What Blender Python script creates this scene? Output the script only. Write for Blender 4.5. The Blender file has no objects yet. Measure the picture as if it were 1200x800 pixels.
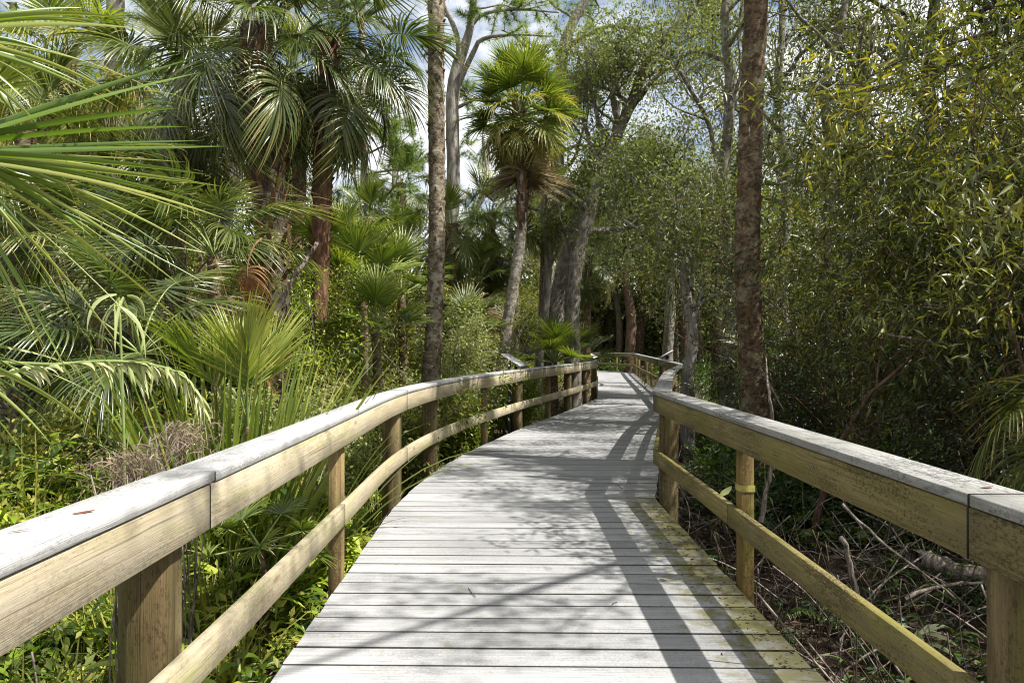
import bpy, math, random
import numpy as np
from mathutils import Matrix, Vector

PI = math.pi
CAMH, F0, HOR = 1.54, 800.0, 404.0
scene = bpy.context.scene
COL = scene.collection


def P(px, py, Y):
    """photo pixel (1200x800) at a chosen distance -> world point"""
    return np.array([(px - 600.0) / F0 * Y, Y, CAMH + (HOR - py) / F0 * Y])


# ------------------------------------------------------------------ objects
def tag(o, label=None, cat=None, group=None, kind=None):
    if label: o['label'] = label
    if cat: o['category'] = cat
    if group: o['group'] = group
    if kind: o['kind'] = kind
    return o


def empty(name, loc, label, cat, group=None):
    o = bpy.data.objects.new(name, None)
    o.empty_display_size = 0.2
    o.location = Vector([float(v) for v in loc])
    COL.objects.link(o)
    return tag(o, label, cat, group)


def link(name, me, parent=None, mat=None):
    o = bpy.data.objects.new(name, me)
    COL.objects.link(o)
    if parent is not None: o.parent = parent
    if mat is not None: o.matrix_basis = mat
    return o


class MB:
    """collects vertices, faces of one mesh with tint and uv"""
    def __init__(s):
        s.V, s.F, s.T, s.U, s.M, s.n = [], [], [], [], [], 0

    def add(s, V, faces, tint=0.5, uv=None, m=0):
        V = np.asarray(V, dtype=np.float32).reshape(-1, 3)
        if len(V) == 0: return s
        s.V.append(V)
        fl = faces if isinstance(faces, list) else [faces]
        for f in fl:
            f = np.asarray(f, dtype=np.int64)
            if len(f): s.F.append((f + s.n, m))
        t = np.empty(len(V), dtype=np.float32); t[:] = tint
        s.T.append(t)
        if uv is None: uv = np.zeros((len(V), 2), dtype=np.float32)
        s.U.append(np.asarray(uv, dtype=np.float32))
        s.n += len(V)
        return s

    def mesh(s, name, mats, smooth=False):
        me = bpy.data.meshes.new(name)
        V = np.concatenate(s.V)
        me.vertices.add(len(V)); me.vertices.foreach_set('co', V.ravel())
        li = np.concatenate([f.ravel() for f, m in s.F])
        cnt = np.concatenate([np.full(len(f), f.shape[1]) for f, m in s.F])
        mi = np.concatenate([np.full(len(f), m) for f, m in s.F])
        me.loops.add(len(li)); me.loops.foreach_set('vertex_index', li.astype(np.int32))
        me.polygons.add(len(cnt))
        me.polygons.foreach_set('loop_start', np.concatenate([[0], np.cumsum(cnt)[:-1]]).astype(np.int32))
        me.polygons.foreach_set('loop_total', cnt.astype(np.int32))
        me.polygons.foreach_set('material_index', mi.astype(np.int32))
        if smooth: me.polygons.foreach_set('use_smooth', np.ones(len(cnt), dtype=bool))
        a = me.attributes.new('tint', 'FLOAT', 'POINT'); a.data.foreach_set('value', np.concatenate(s.T))
        uvl = me.uv_layers.new(name='UVMap')
        uvl.data.foreach_set('uv', np.concatenate(s.U)[li].ravel())
        for m in (mats if isinstance(mats, (list, tuple)) else [mats]): me.materials.append(m)
        me.update(calc_edges=True)
        return me

    def build(s, name, mats, parent=None, smooth=False, mat=None):
        return link(name, s.mesh(name, mats, smooth), parent, mat)


def nrm(a):
    a = np.asarray(a, float)
    return a / np.maximum(np.linalg.norm(a, axis=-1, keepdims=True), 1e-9)


def catmull(pts, step=0.2):
    p = np.asarray(pts, float)
    p = np.vstack([2 * p[0] - p[1], p, 2 * p[-1] - p[-2]])
    out = []
    for i in range(1, len(p) - 2):
        L = np.linalg.norm(p[i + 1] - p[i]); n = max(2, int(L / step))
        for t in np.arange(n) / n:
            a, b, c, d = p[i - 1], p[i], p[i + 1], p[i + 2]
            out.append(.5 * (2 * b + (c - a) * t + (2 * a - 5 * b + 4 * c - d) * t * t + (3 * b - a - 3 * c + d) * t ** 3))
    out.append(p[-2])
    return np.array(out)


def tube(pts, radii, sides=8, jag=0.0, rng=None, cap=True):
    p = np.asarray(pts, float); n = len(p)
    r = np.broadcast_to(np.asarray(radii, float), (n,))
    d = nrm(np.gradient(p, axis=0))
    ref = np.array([0.31, 0.95, 0.05]) if abs(d[0][2]) > .8 else np.array([0, 0, 1.0])
    s = nrm(np.cross(d, ref)); t = np.cross(d, s)
    a = np.arange(sides) * 2 * PI / sides
    rr = r[:, None] * np.ones((n, sides))
    if jag and rng is not None: rr = rr * (1 + jag * rng.standard_normal((n, sides)))
    V = p[:, None] + rr[..., None] * (np.cos(a)[None, :, None] * s[:, None] + np.sin(a)[None, :, None] * t[:, None])
    i = np.arange(n - 1)[:, None] * sides; j = np.arange(sides)[None]; k = (j + 1) % sides
    F = np.stack([i + j, i + k, i + sides + k, i + sides + j], -1).reshape(-1, 4)
    L = np.concatenate([[0], np.cumsum(np.linalg.norm(np.diff(p, axis=0), axis=1))])
    uv = np.stack([np.repeat(L, sides), np.tile(a, n) * r.mean()], -1)
    fl = [F]
    if cap:
        fl.append(((n - 1) * sides + np.arange(sides))[None])
    return V.reshape(-1, 3), fl, uv


def straps(P0, D0, L, W, droop=0., K=6, fold=0.3, side=None, prof=None, rng=None, twist=0.):
    """many tapering blades at once: start, direction, length, width, droop"""
    P0 = np.asarray(P0, float); N = len(P0)
    D = nrm(np.broadcast_to(np.asarray(D0, float), (N, 3)))
    L = np.broadcast_to(np.asarray(L, float), (N,)); W = np.broadcast_to(np.asarray(W, float), (N,))
    dr = np.broadcast_to(np.asarray(droop, float), (N,))
    if side is None:
        side = np.cross(D, [0, 0, 1.0]) + 1e-4
        if twist and rng is not None: side = side + twist * rng.standard_normal((N, 3))
    S = nrm(np.broadcast_to(np.asarray(side, float), (N, 3)))
    if prof is None: prof = lambda t: np.minimum(1, .55 + 2.2 * t) * (1 - np.clip((t - .35) / .65, 0, 1) ** 1.6)
    ts = np.linspace(0, 1, K + 1); p = P0.copy(); d = D.copy(); rows = []
    for q, t in enumerate(ts):
        s = nrm(S - (S * d).sum(1, keepdims=True) * d); nn = np.cross(s, d)
        w = W[:, None] * max(prof(t), .02) * .5
        rows.append(np.stack([p - s * w + nn * fold * w, p, p + s * w + nn * fold * w], 1))
        if q < K:
            dt = ts[q + 1] - t
            d = d.copy(); d[:, 2] -= dr * dt * (t + .3) * 2; d = nrm(d)
            p = p + d * (L * dt)[:, None]
    V = np.stack(rows, 1)                    # N, K+1, 3, 3
    b = (np.arange(N) * (K + 1) * 3)[:, None, None]; k = (np.arange(K) * 3)[None, :, None]; c = np.arange(2)[None, None]
    F = np.stack([b + k + c, b + k + c + 1, b + k + c + 4, b + k + c + 3], -1).reshape(-1, 4)
    return V.reshape(-1, 3), F, (K + 1) * 3


def leaves(C, D, L, W, rng, fold=.35, flat=None):
    """N folded four-cornered leaves"""
    C = np.asarray(C, float); N = len(C); D = nrm(D)
    L = np.broadcast_to(np.asarray(L, float), (N,))[:, None]; W = np.broadcast_to(np.asarray(W, float), (N,))[:, None]
    up = rng.standard_normal((N, 3)) * .6 + np.array([0, 0, 1.0])
    s = nrm(np.cross(D, up)); n = np.cross(s, D)
    a = C; t = C + D * L - n * L * .12
    m = C + D * L * .45
    l = m - s * W * .5 + n * W * fold * .5; r = m + s * W * .5 + n * W * fold * .5
    V = np.stack([a, l, t, r], 1).reshape(-1, 3)
    b = (np.arange(N) * 4)[:, None]
    F = np.concatenate([b + [0, 2, 1], b + [0, 3, 2]])
    return V, F


def rot_to(V, M):
    return V @ np.asarray(M)[:3, :3].T + np.asarray(M)[:3, 3]


# ------------------------------------------------------------------ materials
def newmat(name):
    m = bpy.data.materials.new(name); m.use_nodes = True
    nt = m.node_tree; nt.nodes.clear()
    out = nt.nodes.new('ShaderNodeOutputMaterial')
    return m, nt, out


def N(nt, t, **kw):
    n = nt.nodes.new(t)
    for k, v in kw.items():
        if k in n.inputs.keys() if isinstance(k, str) else False: n.inputs[k].default_value = v
        else: setattr(n, k, v)
    return n


def ramp(nt, src, stops):
    r = nt.nodes.new('ShaderNodeValToRGB'); e = r.color_ramp.elements
    while len(e) < len(stops): e.new(0.5)
    for i, (p, c) in enumerate(stops):
        e[i].position = p; e[i].color = (c[0], c[1], c[2], 1)
    nt.links.new(src, r.inputs[0]); return r.outputs[0]


def noise(nt, vec, scale, detail=3, rough=.55, dist=0.):
    n = nt.nodes.new('ShaderNodeTexNoise')
    n.inputs['Scale'].default_value = scale; n.inputs['Detail'].default_value = detail
    n.inputs['Roughness'].default_value = rough; n.inputs['Distortion'].default_value = dist
    if vec is not None: nt.links.new(vec, n.inputs['Vector'])
    return n.outputs['Fac']


def mapping(nt, vec, scale, loc=(0, 0, 0)):
    m = nt.nodes.new('ShaderNodeMapping'); m.inputs['Scale'].default_value = scale; m.inputs['Location'].default_value = loc
    nt.links.new(vec, m.inputs['Vector']); return m.outputs[0]


def mixc(nt, fac, a, b, mode='MIX'):
    m = nt.nodes.new('ShaderNodeMix'); m.data_type = 'RGBA'; m.blend_type = mode
    for v, i in ((fac, 0), (a, 6), (b, 7)):
        if isinstance(v, (int, float)): m.inputs[i].default_value = v
        elif isinstance(v, tuple): m.inputs[i].default_value = (*v[:3], 1)
        else: nt.links.new(v, m.inputs[i])
    return m.outputs[2]


def math_(nt, op, a, b=0.):
    m = nt.nodes.new('ShaderNodeMath'); m.operation = op
    for i, v in enumerate((a, b)):
        if isinstance(v, (int, float)): m.inputs[i].default_value = v
        else: nt.links.new(v, m.inputs[i])
    return m.outputs[0]


def maprange(nt, v, a, b, c=0., d=1.):
    m = nt.nodes.new('ShaderNodeMapRange'); m.inputs[1].default_value = a; m.inputs[2].default_value = b
    m.inputs[3].default_value = c; m.inputs[4].default_value = d
    nt.links.new(v, m.inputs[0]); return m.outputs[0]


def bump(nt, h, strength=.4, dist=.01):
    b = nt.nodes.new('ShaderNodeBump'); b.inputs['Strength'].default_value = strength; b.inputs['Distance'].default_value = dist
    nt.links.new(h, b.inputs['Height']); return b.outputs[0]


def principled(nt, out, col, rough=.6, normal=None, spec=.4):
    p = nt.nodes.new('ShaderNodeBsdfPrincipled')
    if isinstance(col, tuple): p.inputs['Base Color'].default_value = (*col[:3], 1)
    else: nt.links.new(col, p.inputs['Base Color'])
    if isinstance(rough, float): p.inputs['Roughness'].default_value = rough
    else: nt.links.new(rough, p.inputs['Roughness'])
    p.inputs['Specular IOR Level'].default_value = spec
    if normal is not None: nt.links.new(normal, p.inputs['Normal'])
    if out is not None: nt.links.new(p.outputs[0], out.inputs[0])
    return p


def leafmat(name, stops, trans=.35, rough=.42, spec=.45, tcol=(1.5, 1.6, .55), vary=.25):
    m, nt, out = newmat(name)
    at = N(nt, 'ShaderNodeAttribute', attribute_name='tint')
    oi = N(nt, 'ShaderNodeObjectInfo')
    t = math_(nt, 'ADD', at.outputs['Fac'], math_(nt, 'MULTIPLY', math_(nt, 'SUBTRACT', oi.outputs['Random'], .5), vary))
    c = ramp(nt, t, stops)
    p = principled(nt, None, c, rough, None, spec)
    tr = nt.nodes.new('ShaderNodeBsdfTranslucent')
    nt.links.new(mixc(nt, 1.0, c, tcol, 'MULTIPLY'), tr.inputs[0])
    mx = nt.nodes.new('ShaderNodeMixShader'); mx.inputs[0].default_value = trans
    nt.links.new(p.outputs[0], mx.inputs[1]); nt.links.new(tr.outputs[0], mx.inputs[2])
    nt.links.new(mx.outputs[0], out.inputs[0])
    return m


def woodmat(name, light, dark, green, gamt, knots=True, rough=.8, grain=1.0, edge_moss=False, grey=None, crack=True, stain=.55, speck=.6, big=.55):
    """boards: grain follows the uv map (u along the board in metres)"""
    m, nt, out = newmat(name)
    uv = N(nt, 'ShaderNodeUVMap', uv_map='UVMap').outputs[0]
    at = N(nt, 'ShaderNodeAttribute', attribute_name='tint').outputs['Fac']
    off = nt.nodes.new('ShaderNodeCombineXYZ'); nt.links.new(math_(nt, 'MULTIPLY', at, 37.), off.inputs[0]); nt.links.new(math_(nt, 'MULTIPLY', at, 91.), off.inputs[2])
    va = nt.nodes.new('ShaderNodeVectorMath'); va.operation = 'ADD'; nt.links.new(uv, va.inputs[0]); nt.links.new(off.outputs[0], va.inputs[1])
    v = va.outputs[0]
    warp = noise(nt, mapping(nt, v, (1.6, 7, 1)), 1., 2)
    wv = nt.nodes.new('ShaderNodeCombineXYZ'); nt.links.new(math_(nt, 'MULTIPLY', warp, .035), wv.inputs[1])
    vb = nt.nodes.new('ShaderNodeVectorMath'); vb.operation = 'ADD'; nt.links.new(v, vb.inputs[0]); nt.links.new(wv.outputs[0], vb.inputs[1])
    g1 = noise(nt, mapping(nt, vb.outputs[0], (1.1, 62, 1)), 1., 5, .72)
    g2 = noise(nt, mapping(nt, vb.outputs[0], (9, 330, 1)), 1., 3, .7)
    g = math_(nt, 'ADD', math_(nt, 'MULTIPLY', g1, .65), math_(nt, 'MULTIPLY', g2, .35))
    gg = maprange(nt, g, .5 - .13 / grain, .5 + .12 / grain)
    c = mixc(nt, gg, dark, light)
    blot = noise(nt, mapping(nt, v, (2.2, 8, 1)), 1., 4, .6)
    c = mixc(nt, maprange(nt, blot, .45, .7, 0, gamt), c, green)
    if grey:
        b2 = noise(nt, mapping(nt, v, (1.1, 5, 1), (7, 3, 2)), 1., 4, .65)
        c = mixc(nt, maprange(nt, b2, .48, .66, 0, .75), c, grey)
    if speck:
        sn = noise(nt, mapping(nt, v, (55, 95, 1), (5, 2, 7)), 1., 4, .75); sb = noise(nt, mapping(nt, v, (1.7, 6, 1), (9, 5, 1)), 1., 4, .65)
        c = mixc(nt, maprange(nt, math_(nt, 'ADD', sn, math_(nt, 'MULTIPLY', sb, .7)), .88, .98, 0, speck), c, tuple(x * .35 for x in dark))
    if crack:
        ck = noise(nt, mapping(nt, vb.outputs[0], (.9, 105, 1), (1, 4, 9)), 1., 3, .5)
        c = mixc(nt, maprange(nt, ck, .655, .70, 0, .7), c, tuple(x * .3 for x in dark))
    lg = noise(nt, mapping(nt, v, (.9, 3.2, 1), (4, 8, 3)), 1., 5, .7)
    c = mixc(nt, maprange(nt, lg, .5, .68, 0, big), c, tuple(x * .8 for x in dark))
    # darker stains with outlines of their own
    st = noise(nt, mapping(nt, v, (3, 14, 1), (3, 1, 0)), 1., 5, .7)
    c = mixc(nt, maprange(nt, st, .60, .70, 0, stain), c, tuple(x * .45 for x in dark))
    if knots:
        vo = nt.nodes.new('ShaderNodeTexVoronoi'); vo.inputs['Scale'].default_value = 1.; vo.inputs['Randomness'].default_value = 1.
        nt.links.new(mapping(nt, v, (1.5, 5.2, 1)), vo.inputs['Vector'])
        c = mixc(nt, maprange(nt, math_(nt, 'ADD', vo.outputs['Distance'], math_(nt, 'MULTIPLY', blot, .08)), .08, .15, .8, 0), c, tuple(x * .5 for x in dark))
    if edge_moss:
        geo = N(nt, 'ShaderNodeNewGeometry')
        sx = nt.nodes.new('ShaderNodeSeparateXYZ'); nt.links.new(geo.outputs['Position'], sx.inputs[0])
        eg = maprange(nt, sx.outputs[0], .85, 1.4); eg2 = maprange(nt, sx.outputs[1], 6.6, 7.4, 1, 0)
        pn = noise(nt, geo.outputs['Position'], 7., 5, .7)
        mo = maprange(nt, math_(nt, 'ADD', pn, math_(nt, 'MULTIPLY', math_(nt, 'MULTIPLY', eg, eg2), .34)), .60, .78, 0, .9)
        c = mixc(nt, mo, c, green)
        gr = noise(nt, geo.outputs['Position'], 140., 2, .6)
        c = mixc(nt, maprange(nt, gr, .35, .65, 0, .28), c, tuple(x * .55 for x in dark))
        big = noise(nt, geo.outputs['Position'], 1.3, 4, .65)
        c = mixc(nt, maprange(nt, big, .45, .7, 0, .35), c, tuple(x * .8 for x in dark))
    hsv = nt.nodes.new('ShaderNodeHueSaturation'); nt.links.new(c, hsv.inputs['Color'])
    nt.links.new(maprange(nt, at, 0, 1, .86, 1.1), hsv.inputs['Value'])
    principled(nt, out, hsv.outputs[0], rough, bump(nt, g, .6, .008), .2)
    return m


def barkmat(name, a, b, lichen=None, lamt=.5, scale=1., band=False, vert=True, strength=.8):
    m, nt, out = newmat(name)
    co = N(nt, 'ShaderNodeTexCoord').outputs['Object']
    sc = (9 * scale, 9 * scale, 1.6 * scale) if vert else (7 * scale, 7 * scale, 11 * scale)
    n1 = noise(nt, mapping(nt, co, sc), 1.6, 6, .68, .4)
    n2 = noise(nt, co, 3.0, 4, .6)
    c = mixc(nt, maprange(nt, n1, .42, .58), a, b)
    c = mixc(nt, maprange(nt, n2, .4, .7, 0, .5), c, tuple(x * .6 for x in a))
    h = n1
    if band:
        w = nt.nodes.new('ShaderNodeTexWave'); w.wave_type = 'BANDS'; w.bands_direction = 'Z'
        w.inputs['Scale'].default_value = 3.2; w.inputs['Distortion'].default_value = 3.5; w.inputs['Detail'].default_value = 3; w.inputs['Detail Scale'].default_value = 1.6
        nt.links.new(co, w.inputs['Vector'])
        c = mixc(nt, maprange(nt, w.outputs['Fac'], 0., .45, .5, 0), c, tuple(x * .4 for x in a))
        h = math_(nt, 'ADD', n1, math_(nt, 'MULTIPLY', w.outputs['Fac'], .3))
    if lichen:
        n3 = noise(nt, co, 5.5, 6, .72)
        c = mixc(nt, maprange(nt, n3, .5, .6, 0, lamt), c, lichen)
        n4 = noise(nt, co, 22., 4, .7)
        c = mixc(nt, maprange(nt, n4, .58, .66, 0, lamt * .8), c, tuple(min(1, x * 1.25) for x in lichen))
    principled(nt, out, c, .9, bump(nt, h, strength, .03), .15)
    return m


def plain(name, col, rough=.5, spec=.4, vary=None, scale=8.):
    m, nt, out = newmat(name)
    c = col
    if vary:
        co = N(nt, 'ShaderNodeTexCoord').outputs['Object']
        c = mixc(nt, maprange(nt, noise(nt, co, scale, 4), .35, .65), col, vary)
    principled(nt, out, c, rough, None, spec)
    return m


M = {}
M['deck'] = woodmat('weathered_deck_boards', (.35, .35, .342), (.225, .222, .217), (.13, .118, .018), .0, big=.15, knots=False, edge_moss=True, grain=1.0, stain=.45, speck=.35)
M['gap_shade'] = plain('board_gap_shade', (.05, .046, .04), .95, .1, (.03, .028, .024), 12)  # shade of the gaps painted dark onto plank sides and rail board ends
M['cap'] = woodmat('weathered_cap_board', big=.15, light=(.47, .465, .45), dark=(.35, .345, .33), green=(.29, .28, .235), gamt=.4, knots=False, grain=1., stain=.5, speck=.45)
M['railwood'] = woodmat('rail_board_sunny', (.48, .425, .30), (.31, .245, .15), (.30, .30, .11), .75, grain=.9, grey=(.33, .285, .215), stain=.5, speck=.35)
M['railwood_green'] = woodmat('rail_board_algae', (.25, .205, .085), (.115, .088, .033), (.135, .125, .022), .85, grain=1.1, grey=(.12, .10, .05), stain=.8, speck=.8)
M['post'] = woodmat('round_post_wood', (.15, .105, .045), (.055, .037, .017), (.105, .105, .03), .7, grain=1.0, grey=(.24, .19, .095))
M['slim'] = woodmat('slim_post_wood', (.26, .185, .085), (.12, .075, .03), (.22, .20, .06), .7, grain=1.)
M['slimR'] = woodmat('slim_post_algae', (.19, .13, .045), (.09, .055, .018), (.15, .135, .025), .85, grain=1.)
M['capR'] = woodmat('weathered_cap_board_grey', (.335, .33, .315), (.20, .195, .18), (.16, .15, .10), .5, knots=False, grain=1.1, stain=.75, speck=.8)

M['frond'] = leafmat('palm_frond_green', [(0, (.04, .06, .013)), (.45, (.095, .13, .027)), (.85, (.18, .21, .045)), (1, (.36, .30, .12))], .27, .36, .55)
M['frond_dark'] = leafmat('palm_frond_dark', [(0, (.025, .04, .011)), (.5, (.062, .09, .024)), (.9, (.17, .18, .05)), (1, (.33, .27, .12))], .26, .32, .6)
M['frond_bright'] = leafmat('palm_frond_bright', [(0, (.06, .095, .014)), (.5, (.135, .19, .026)), (1, (.33, .32, .06))], .32, .4, .5)
M['frond_dead'] = leafmat('palm_frond_dead', [(0, (.13, .09, .045)), (.5, (.24, .18, .10)), (1, (.38, .32, .21))], .2, .7, .2, (1.2, 1.1, .8))
M['frond_rust'] = leafmat('palm_frond_rust', [(0, (.17, .07, .03)), (1, (.30, .15, .065))], .25, .7, .2, (1.2, 1.0, .7))
M['near'] = leafmat('near_palm_blade', [(0, (.065, .12, .018)), (.5, (.15, .22, .035)), (1, (.36, .36, .09))], .3, .33, .6)
M['oak'] = leafmat('hardwood_leaf', [(0, (.035, .05, .011)), (.5, (.12, .15, .033)), (1, (.33, .30, .065))], .34, .5, .28)
M['oak_grey'] = leafmat('grey_green_leaf', [(0, (.05, .068, .022)), (.5, (.17, .195, .07)), (1, (.32, .33, .15))], .34, .5, .25)
M['willow'] = leafmat('lance_leaf', [(0, (.010, .018, .005)), (.5, (.055, .074, .02)), (.9, (.165, .185, .04)), (1, (.32, .29, .04))], 0.28, .42, .5, (1.5, 1.45, .4))
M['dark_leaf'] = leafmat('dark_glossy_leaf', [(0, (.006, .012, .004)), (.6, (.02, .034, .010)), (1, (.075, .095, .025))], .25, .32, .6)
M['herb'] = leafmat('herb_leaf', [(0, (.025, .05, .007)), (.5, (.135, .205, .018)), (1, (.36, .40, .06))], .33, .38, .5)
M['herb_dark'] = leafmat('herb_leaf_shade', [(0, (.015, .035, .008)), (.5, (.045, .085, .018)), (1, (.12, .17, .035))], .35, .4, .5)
M['needle'] = leafmat('pine_needle', [(0, (.06, .10, .02)), (.5, (.12, .19, .04)), (1, (.24, .27, .07))], .35, .5, .3)
M['moss'] = leafmat('spanish_moss', [(0, (.20, .20, .13)), (1, (.40, .38, .27))], .35, .9, .05, (1.1, 1.1, .9))
M['litter'] = leafmat('leaf_litter', [(0, (.035, .022, .014)), (.5, (.10, .062, .04)), (.85, (.22, .16, .11)), (1, (.42, .36, .28))], .12, .6, .3, (1.1, 1, .8))
M['far'] = leafmat('far_foliage', [(0, (.022, .036, .009)), (.5, (.085, .112, .026)), (1, (.23, .24, .06))], .3, .5, .35)
M['drygrass'] = leafmat('dry_seed_head', [(0, (.10, .07, .05)), (.6, (.21, .155, .115)), (1, (.36, .29, .21))], .2, .8, .1, (1.1, 1, .8))
M['pale'] = leafmat('pale_bracts', [(0, (.30, .34, .12)), (.6, (.45, .48, .22)), (1, (.62, .6, .38))], .3, .5, .4, (1.2, 1.2, .8))
M['pale_leaf'] = leafmat('pale_leaf', [(0, (.36, .40, .18)), (1, (.56, .58, .36))], .3, .45, .4, (1.2, 1.2, .8))

M['palm_bark'] = barkmat('palm_bark_grey', (.085, .065, .042), (.22, .175, .12), (.36, .33, .24), .7, 1., False, False)
M['palm_bark_pale'] = barkmat('palm_bark_pale', (.15, .12, .085), (.34, .30, .24), (.46, .43, .35), .6, 1., False, False)
M['palm_bark_brown'] = barkmat('palm_bark_brown', (.06, .04, .024), (.175, .115, .07), (.27, .25, .15), .55, 1.1, False, False)
M['palm_bark_red'] = barkmat('palm_bark_red', (.10, .05, .03), (.27, .15, .09), None, .3, 1.2, False, True, 1.)
M['bark'] = barkmat('hardwood_bark', (.09, .075, .058), (.23, .20, .165), (.34, .34, .29), .45, 1.)
M['bark_pale'] = barkmat('pine_bark_pale', (.17, .145, .12), (.36, .33, .29), None, .3, .8)
M['bark_dark'] = barkmat('dark_bark', (.035, .027, .02), (.11, .08, .055), (.14, .14, .08), .4, 1.)
M['bark_rust'] = barkmat('rusty_bark', (.065, .038, .026), (.15, .09, .06), (.15, .14, .08), .4, 1.2)
M['stick'] = barkmat('dry_stick', (.09, .07, .055), (.33, .28, .23), None, .3, 2.)
M['petiole'] = plain('petiole_green', (.13, .19, .05), .45, .4, (.22, .25, .08))
M['boot'] = plain('leaf_base', (.22, .13, .07), .85, .1, (.10, .055, .03))
M['sign_white'] = plain('sign_panel', (.72, .73, .74), .3, .5, (.60, .61, .62))
M['sign_dark'] = plain('sign_frame', (.03, .03, .032), .5, .4)
M['band'] = plain('tie_band', (.34, .30, .08), .6, .3, (.24, .20, .05), 60)
M['red_leaf'] = plain('dry_red_leaf', (.20, .085, .05), .6, .3, (.10, .04, .03), 40)

# ------------------------------------------------------------------ boardwalk
LP = np.array([(-1.09, -3.5), (-1.09, 2.5), (-1.10, 4.6), (-1.10, 6.5), (-.95, 8.1), (-.62, 9.8), (-.20, 11.3), (.30, 13.0), (1.05, 15.2), (1.95, 18.0), (2.5, 19.9)])
LP = catmull(LP, .25)
LP = np.vstack([LP, [(2.9, 23.0), (3.4, 27), (4.35, 38.0), (1.5, 40.0), (-3, 42)]])
RP = np.vstack([[(1.42, -3.5)], [(1.42, y) for y in np.arange(-3, 6.6, .5)], [(1.42, 6.87)],
                catmull([(1.42, 6.87), (2.0, 9.3), (2.62, 11.75), (3.15, 13.5), (3.95, 16.1)], .4)[1:],
                [(4.7, 22), (5.8, 31), (6.6, 37.2), (5.2, 41.4), (-3, 45.5)]])


def Lx(y): return float(np.interp(y, LP[:14 * 20, 1], LP[:14 * 20, 0])) if y < 38 else -4.0


LI = int(np.argmax(LP[:, 1] >= 38))
def Lx(y): return float(np.interp(y, LP[:LI + 1, 1], LP[:LI + 1, 0])) if y <= 38 else -4.0
RI = int(np.argmax(RP[:, 0] >= 6.55))
def Rx(y): return float(np.interp(y, RP[:RI + 1, 1], RP[:RI + 1, 0])) if y <= 37.2 else float(np.interp(y, RP[RI:, 1], RP[RI:, 0]))


def build_deck():
    rng = np.random.default_rng(4)
    mb = MB(); bw, gap = .174, .0165; y = -3.0; slope = -.016
    ch = .0022
    while y < 41.5:
        a, b = y + gap / 2 + rng.uniform(-.001, .001), y + bw + gap / 2
        def ends(yy):
            l = Lx(yy) - .015; r = Rx(yy) + .015
            return l, r
        l0, r0 = ends(a); l1, r1 = ends(b)
        jl, jr = rng.uniform(-.006, .006, 2); z = rng.uniform(-.0018, .0018); cup = rng.uniform(0, .0015)
        tw = rng.uniform(-.0015, .0015)
        secs = []
        for f in (0, .3, .7, 1):
            x0 = l0 + jl + (r0 + jr - l0 - jl) * f; x1 = l1 + jl + (r1 + jr - l1 - jl) * f
            zz = z + tw * (f - .5) * 2
            prof = [(0, -.038), (0, -ch), (.03, 0.), (.5, -cup), (.97, 0.), (1, -ch), (1, -.038)]
            secs.append([(x0 + (x1 - x0) * q, a + (b - a) * q + slope * (x0 + (x1 - x0) * q), zz + h) for q, h in prof])
        V = np.array(secs).reshape(-1, 3); n = 7
        F = []
        for i in range(3):
            for j in range(n):
                k = (j + 1) % n
                F.append((i * n + j, i * n + k, (i + 1) * n + k, (i + 1) * n + j))
        uv = np.stack([V[:, 0], V[:, 1] - a + np.where(V[:, 2] < -.02, .02, 0)], -1)
        caps = np.array([[0, 1, 2, 3, 4, 5, 6], [27, 26, 25, 24, 23, 22, 21]])
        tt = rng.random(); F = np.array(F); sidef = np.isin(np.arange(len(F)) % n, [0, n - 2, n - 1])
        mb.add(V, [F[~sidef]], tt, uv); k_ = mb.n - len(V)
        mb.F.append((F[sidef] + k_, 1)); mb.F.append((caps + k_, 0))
        y += bw + gap
    return mb


deck = build_deck().build('boardwalk', [M['deck'], M['gap_shade']])
tag(deck, 'weathered grey plank boardwalk curving away into the trees', 'boardwalk', None, 'structure')


def offs(path, side):
    p = np.asarray(path, float)
    d = nrm(np.diff(p, axis=0))
    nd = np.stack([-d[:, 1], d[:, 0]], 1) * side
    m = np.vstack([nd[:1], nrm(nd[:-1] + nd[1:]), nd[-1:]])
    sc = np.ones(len(p)); sc[1:-1] = 1 / np.clip((m[1:-1] * nd[:-1]).sum(1), .5, 1)
    return m * sc[:, None]


def cut(path, off, s0, s1, gap=.0055):
    s = np.concatenate([[0], np.cumsum(np.linalg.norm(np.diff(path, axis=0), axis=1))])
    s0 += gap; s1 -= gap
    q = np.concatenate([[s0], s[(s > s0 + .01) & (s < s1 - .01)], [s1]])
    f = lambda A: np.stack([np.interp(q, s, A[:, i]) for i in range(2)], 1)
    return f(path), f(off), q


def board(mb_name, path, off, s0, s1, o0, o1, z0, z1, mat, parent, rng, ch=.006):
    p, o, q = cut(path, off, s0, s1)
    jz = rng.uniform(-.002, .002)
    prof = [(o0 + ch, z0), (o1 - ch, z0), (o1, z0 + ch), (o1, z1 - ch), (o1 - ch, z1), (o0 + ch, z1), (o0, z1 - ch), (o0, z0 + ch)]
    per = np.concatenate([[0], np.cumsum([math.dist(prof[i], prof[(i + 1) % 8]) for i in range(7)])])
    V, uv = [], []
    for i in range(len(p)):
        for (a, z), pr in zip(prof, per):
            V.append((p[i][0] + o[i][0] * a, p[i][1] + o[i][1] * a, z + jz)); uv.append((q[i], pr))
    n = 8; F = []
    for i in range(len(p) - 1):
        for j in range(n):
            k = (j + 1) % n; F.append((i * n + j, i * n + k, (i + 1) * n + k, (i + 1) * n + j))
    last = (len(p) - 1) * n
    caps = np.array([list(range(n))[::-1], list(range(last, last + n))])
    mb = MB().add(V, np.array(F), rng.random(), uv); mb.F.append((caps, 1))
    return mb.build(mb_name, [mat, M['gap_shade']], parent)


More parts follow.
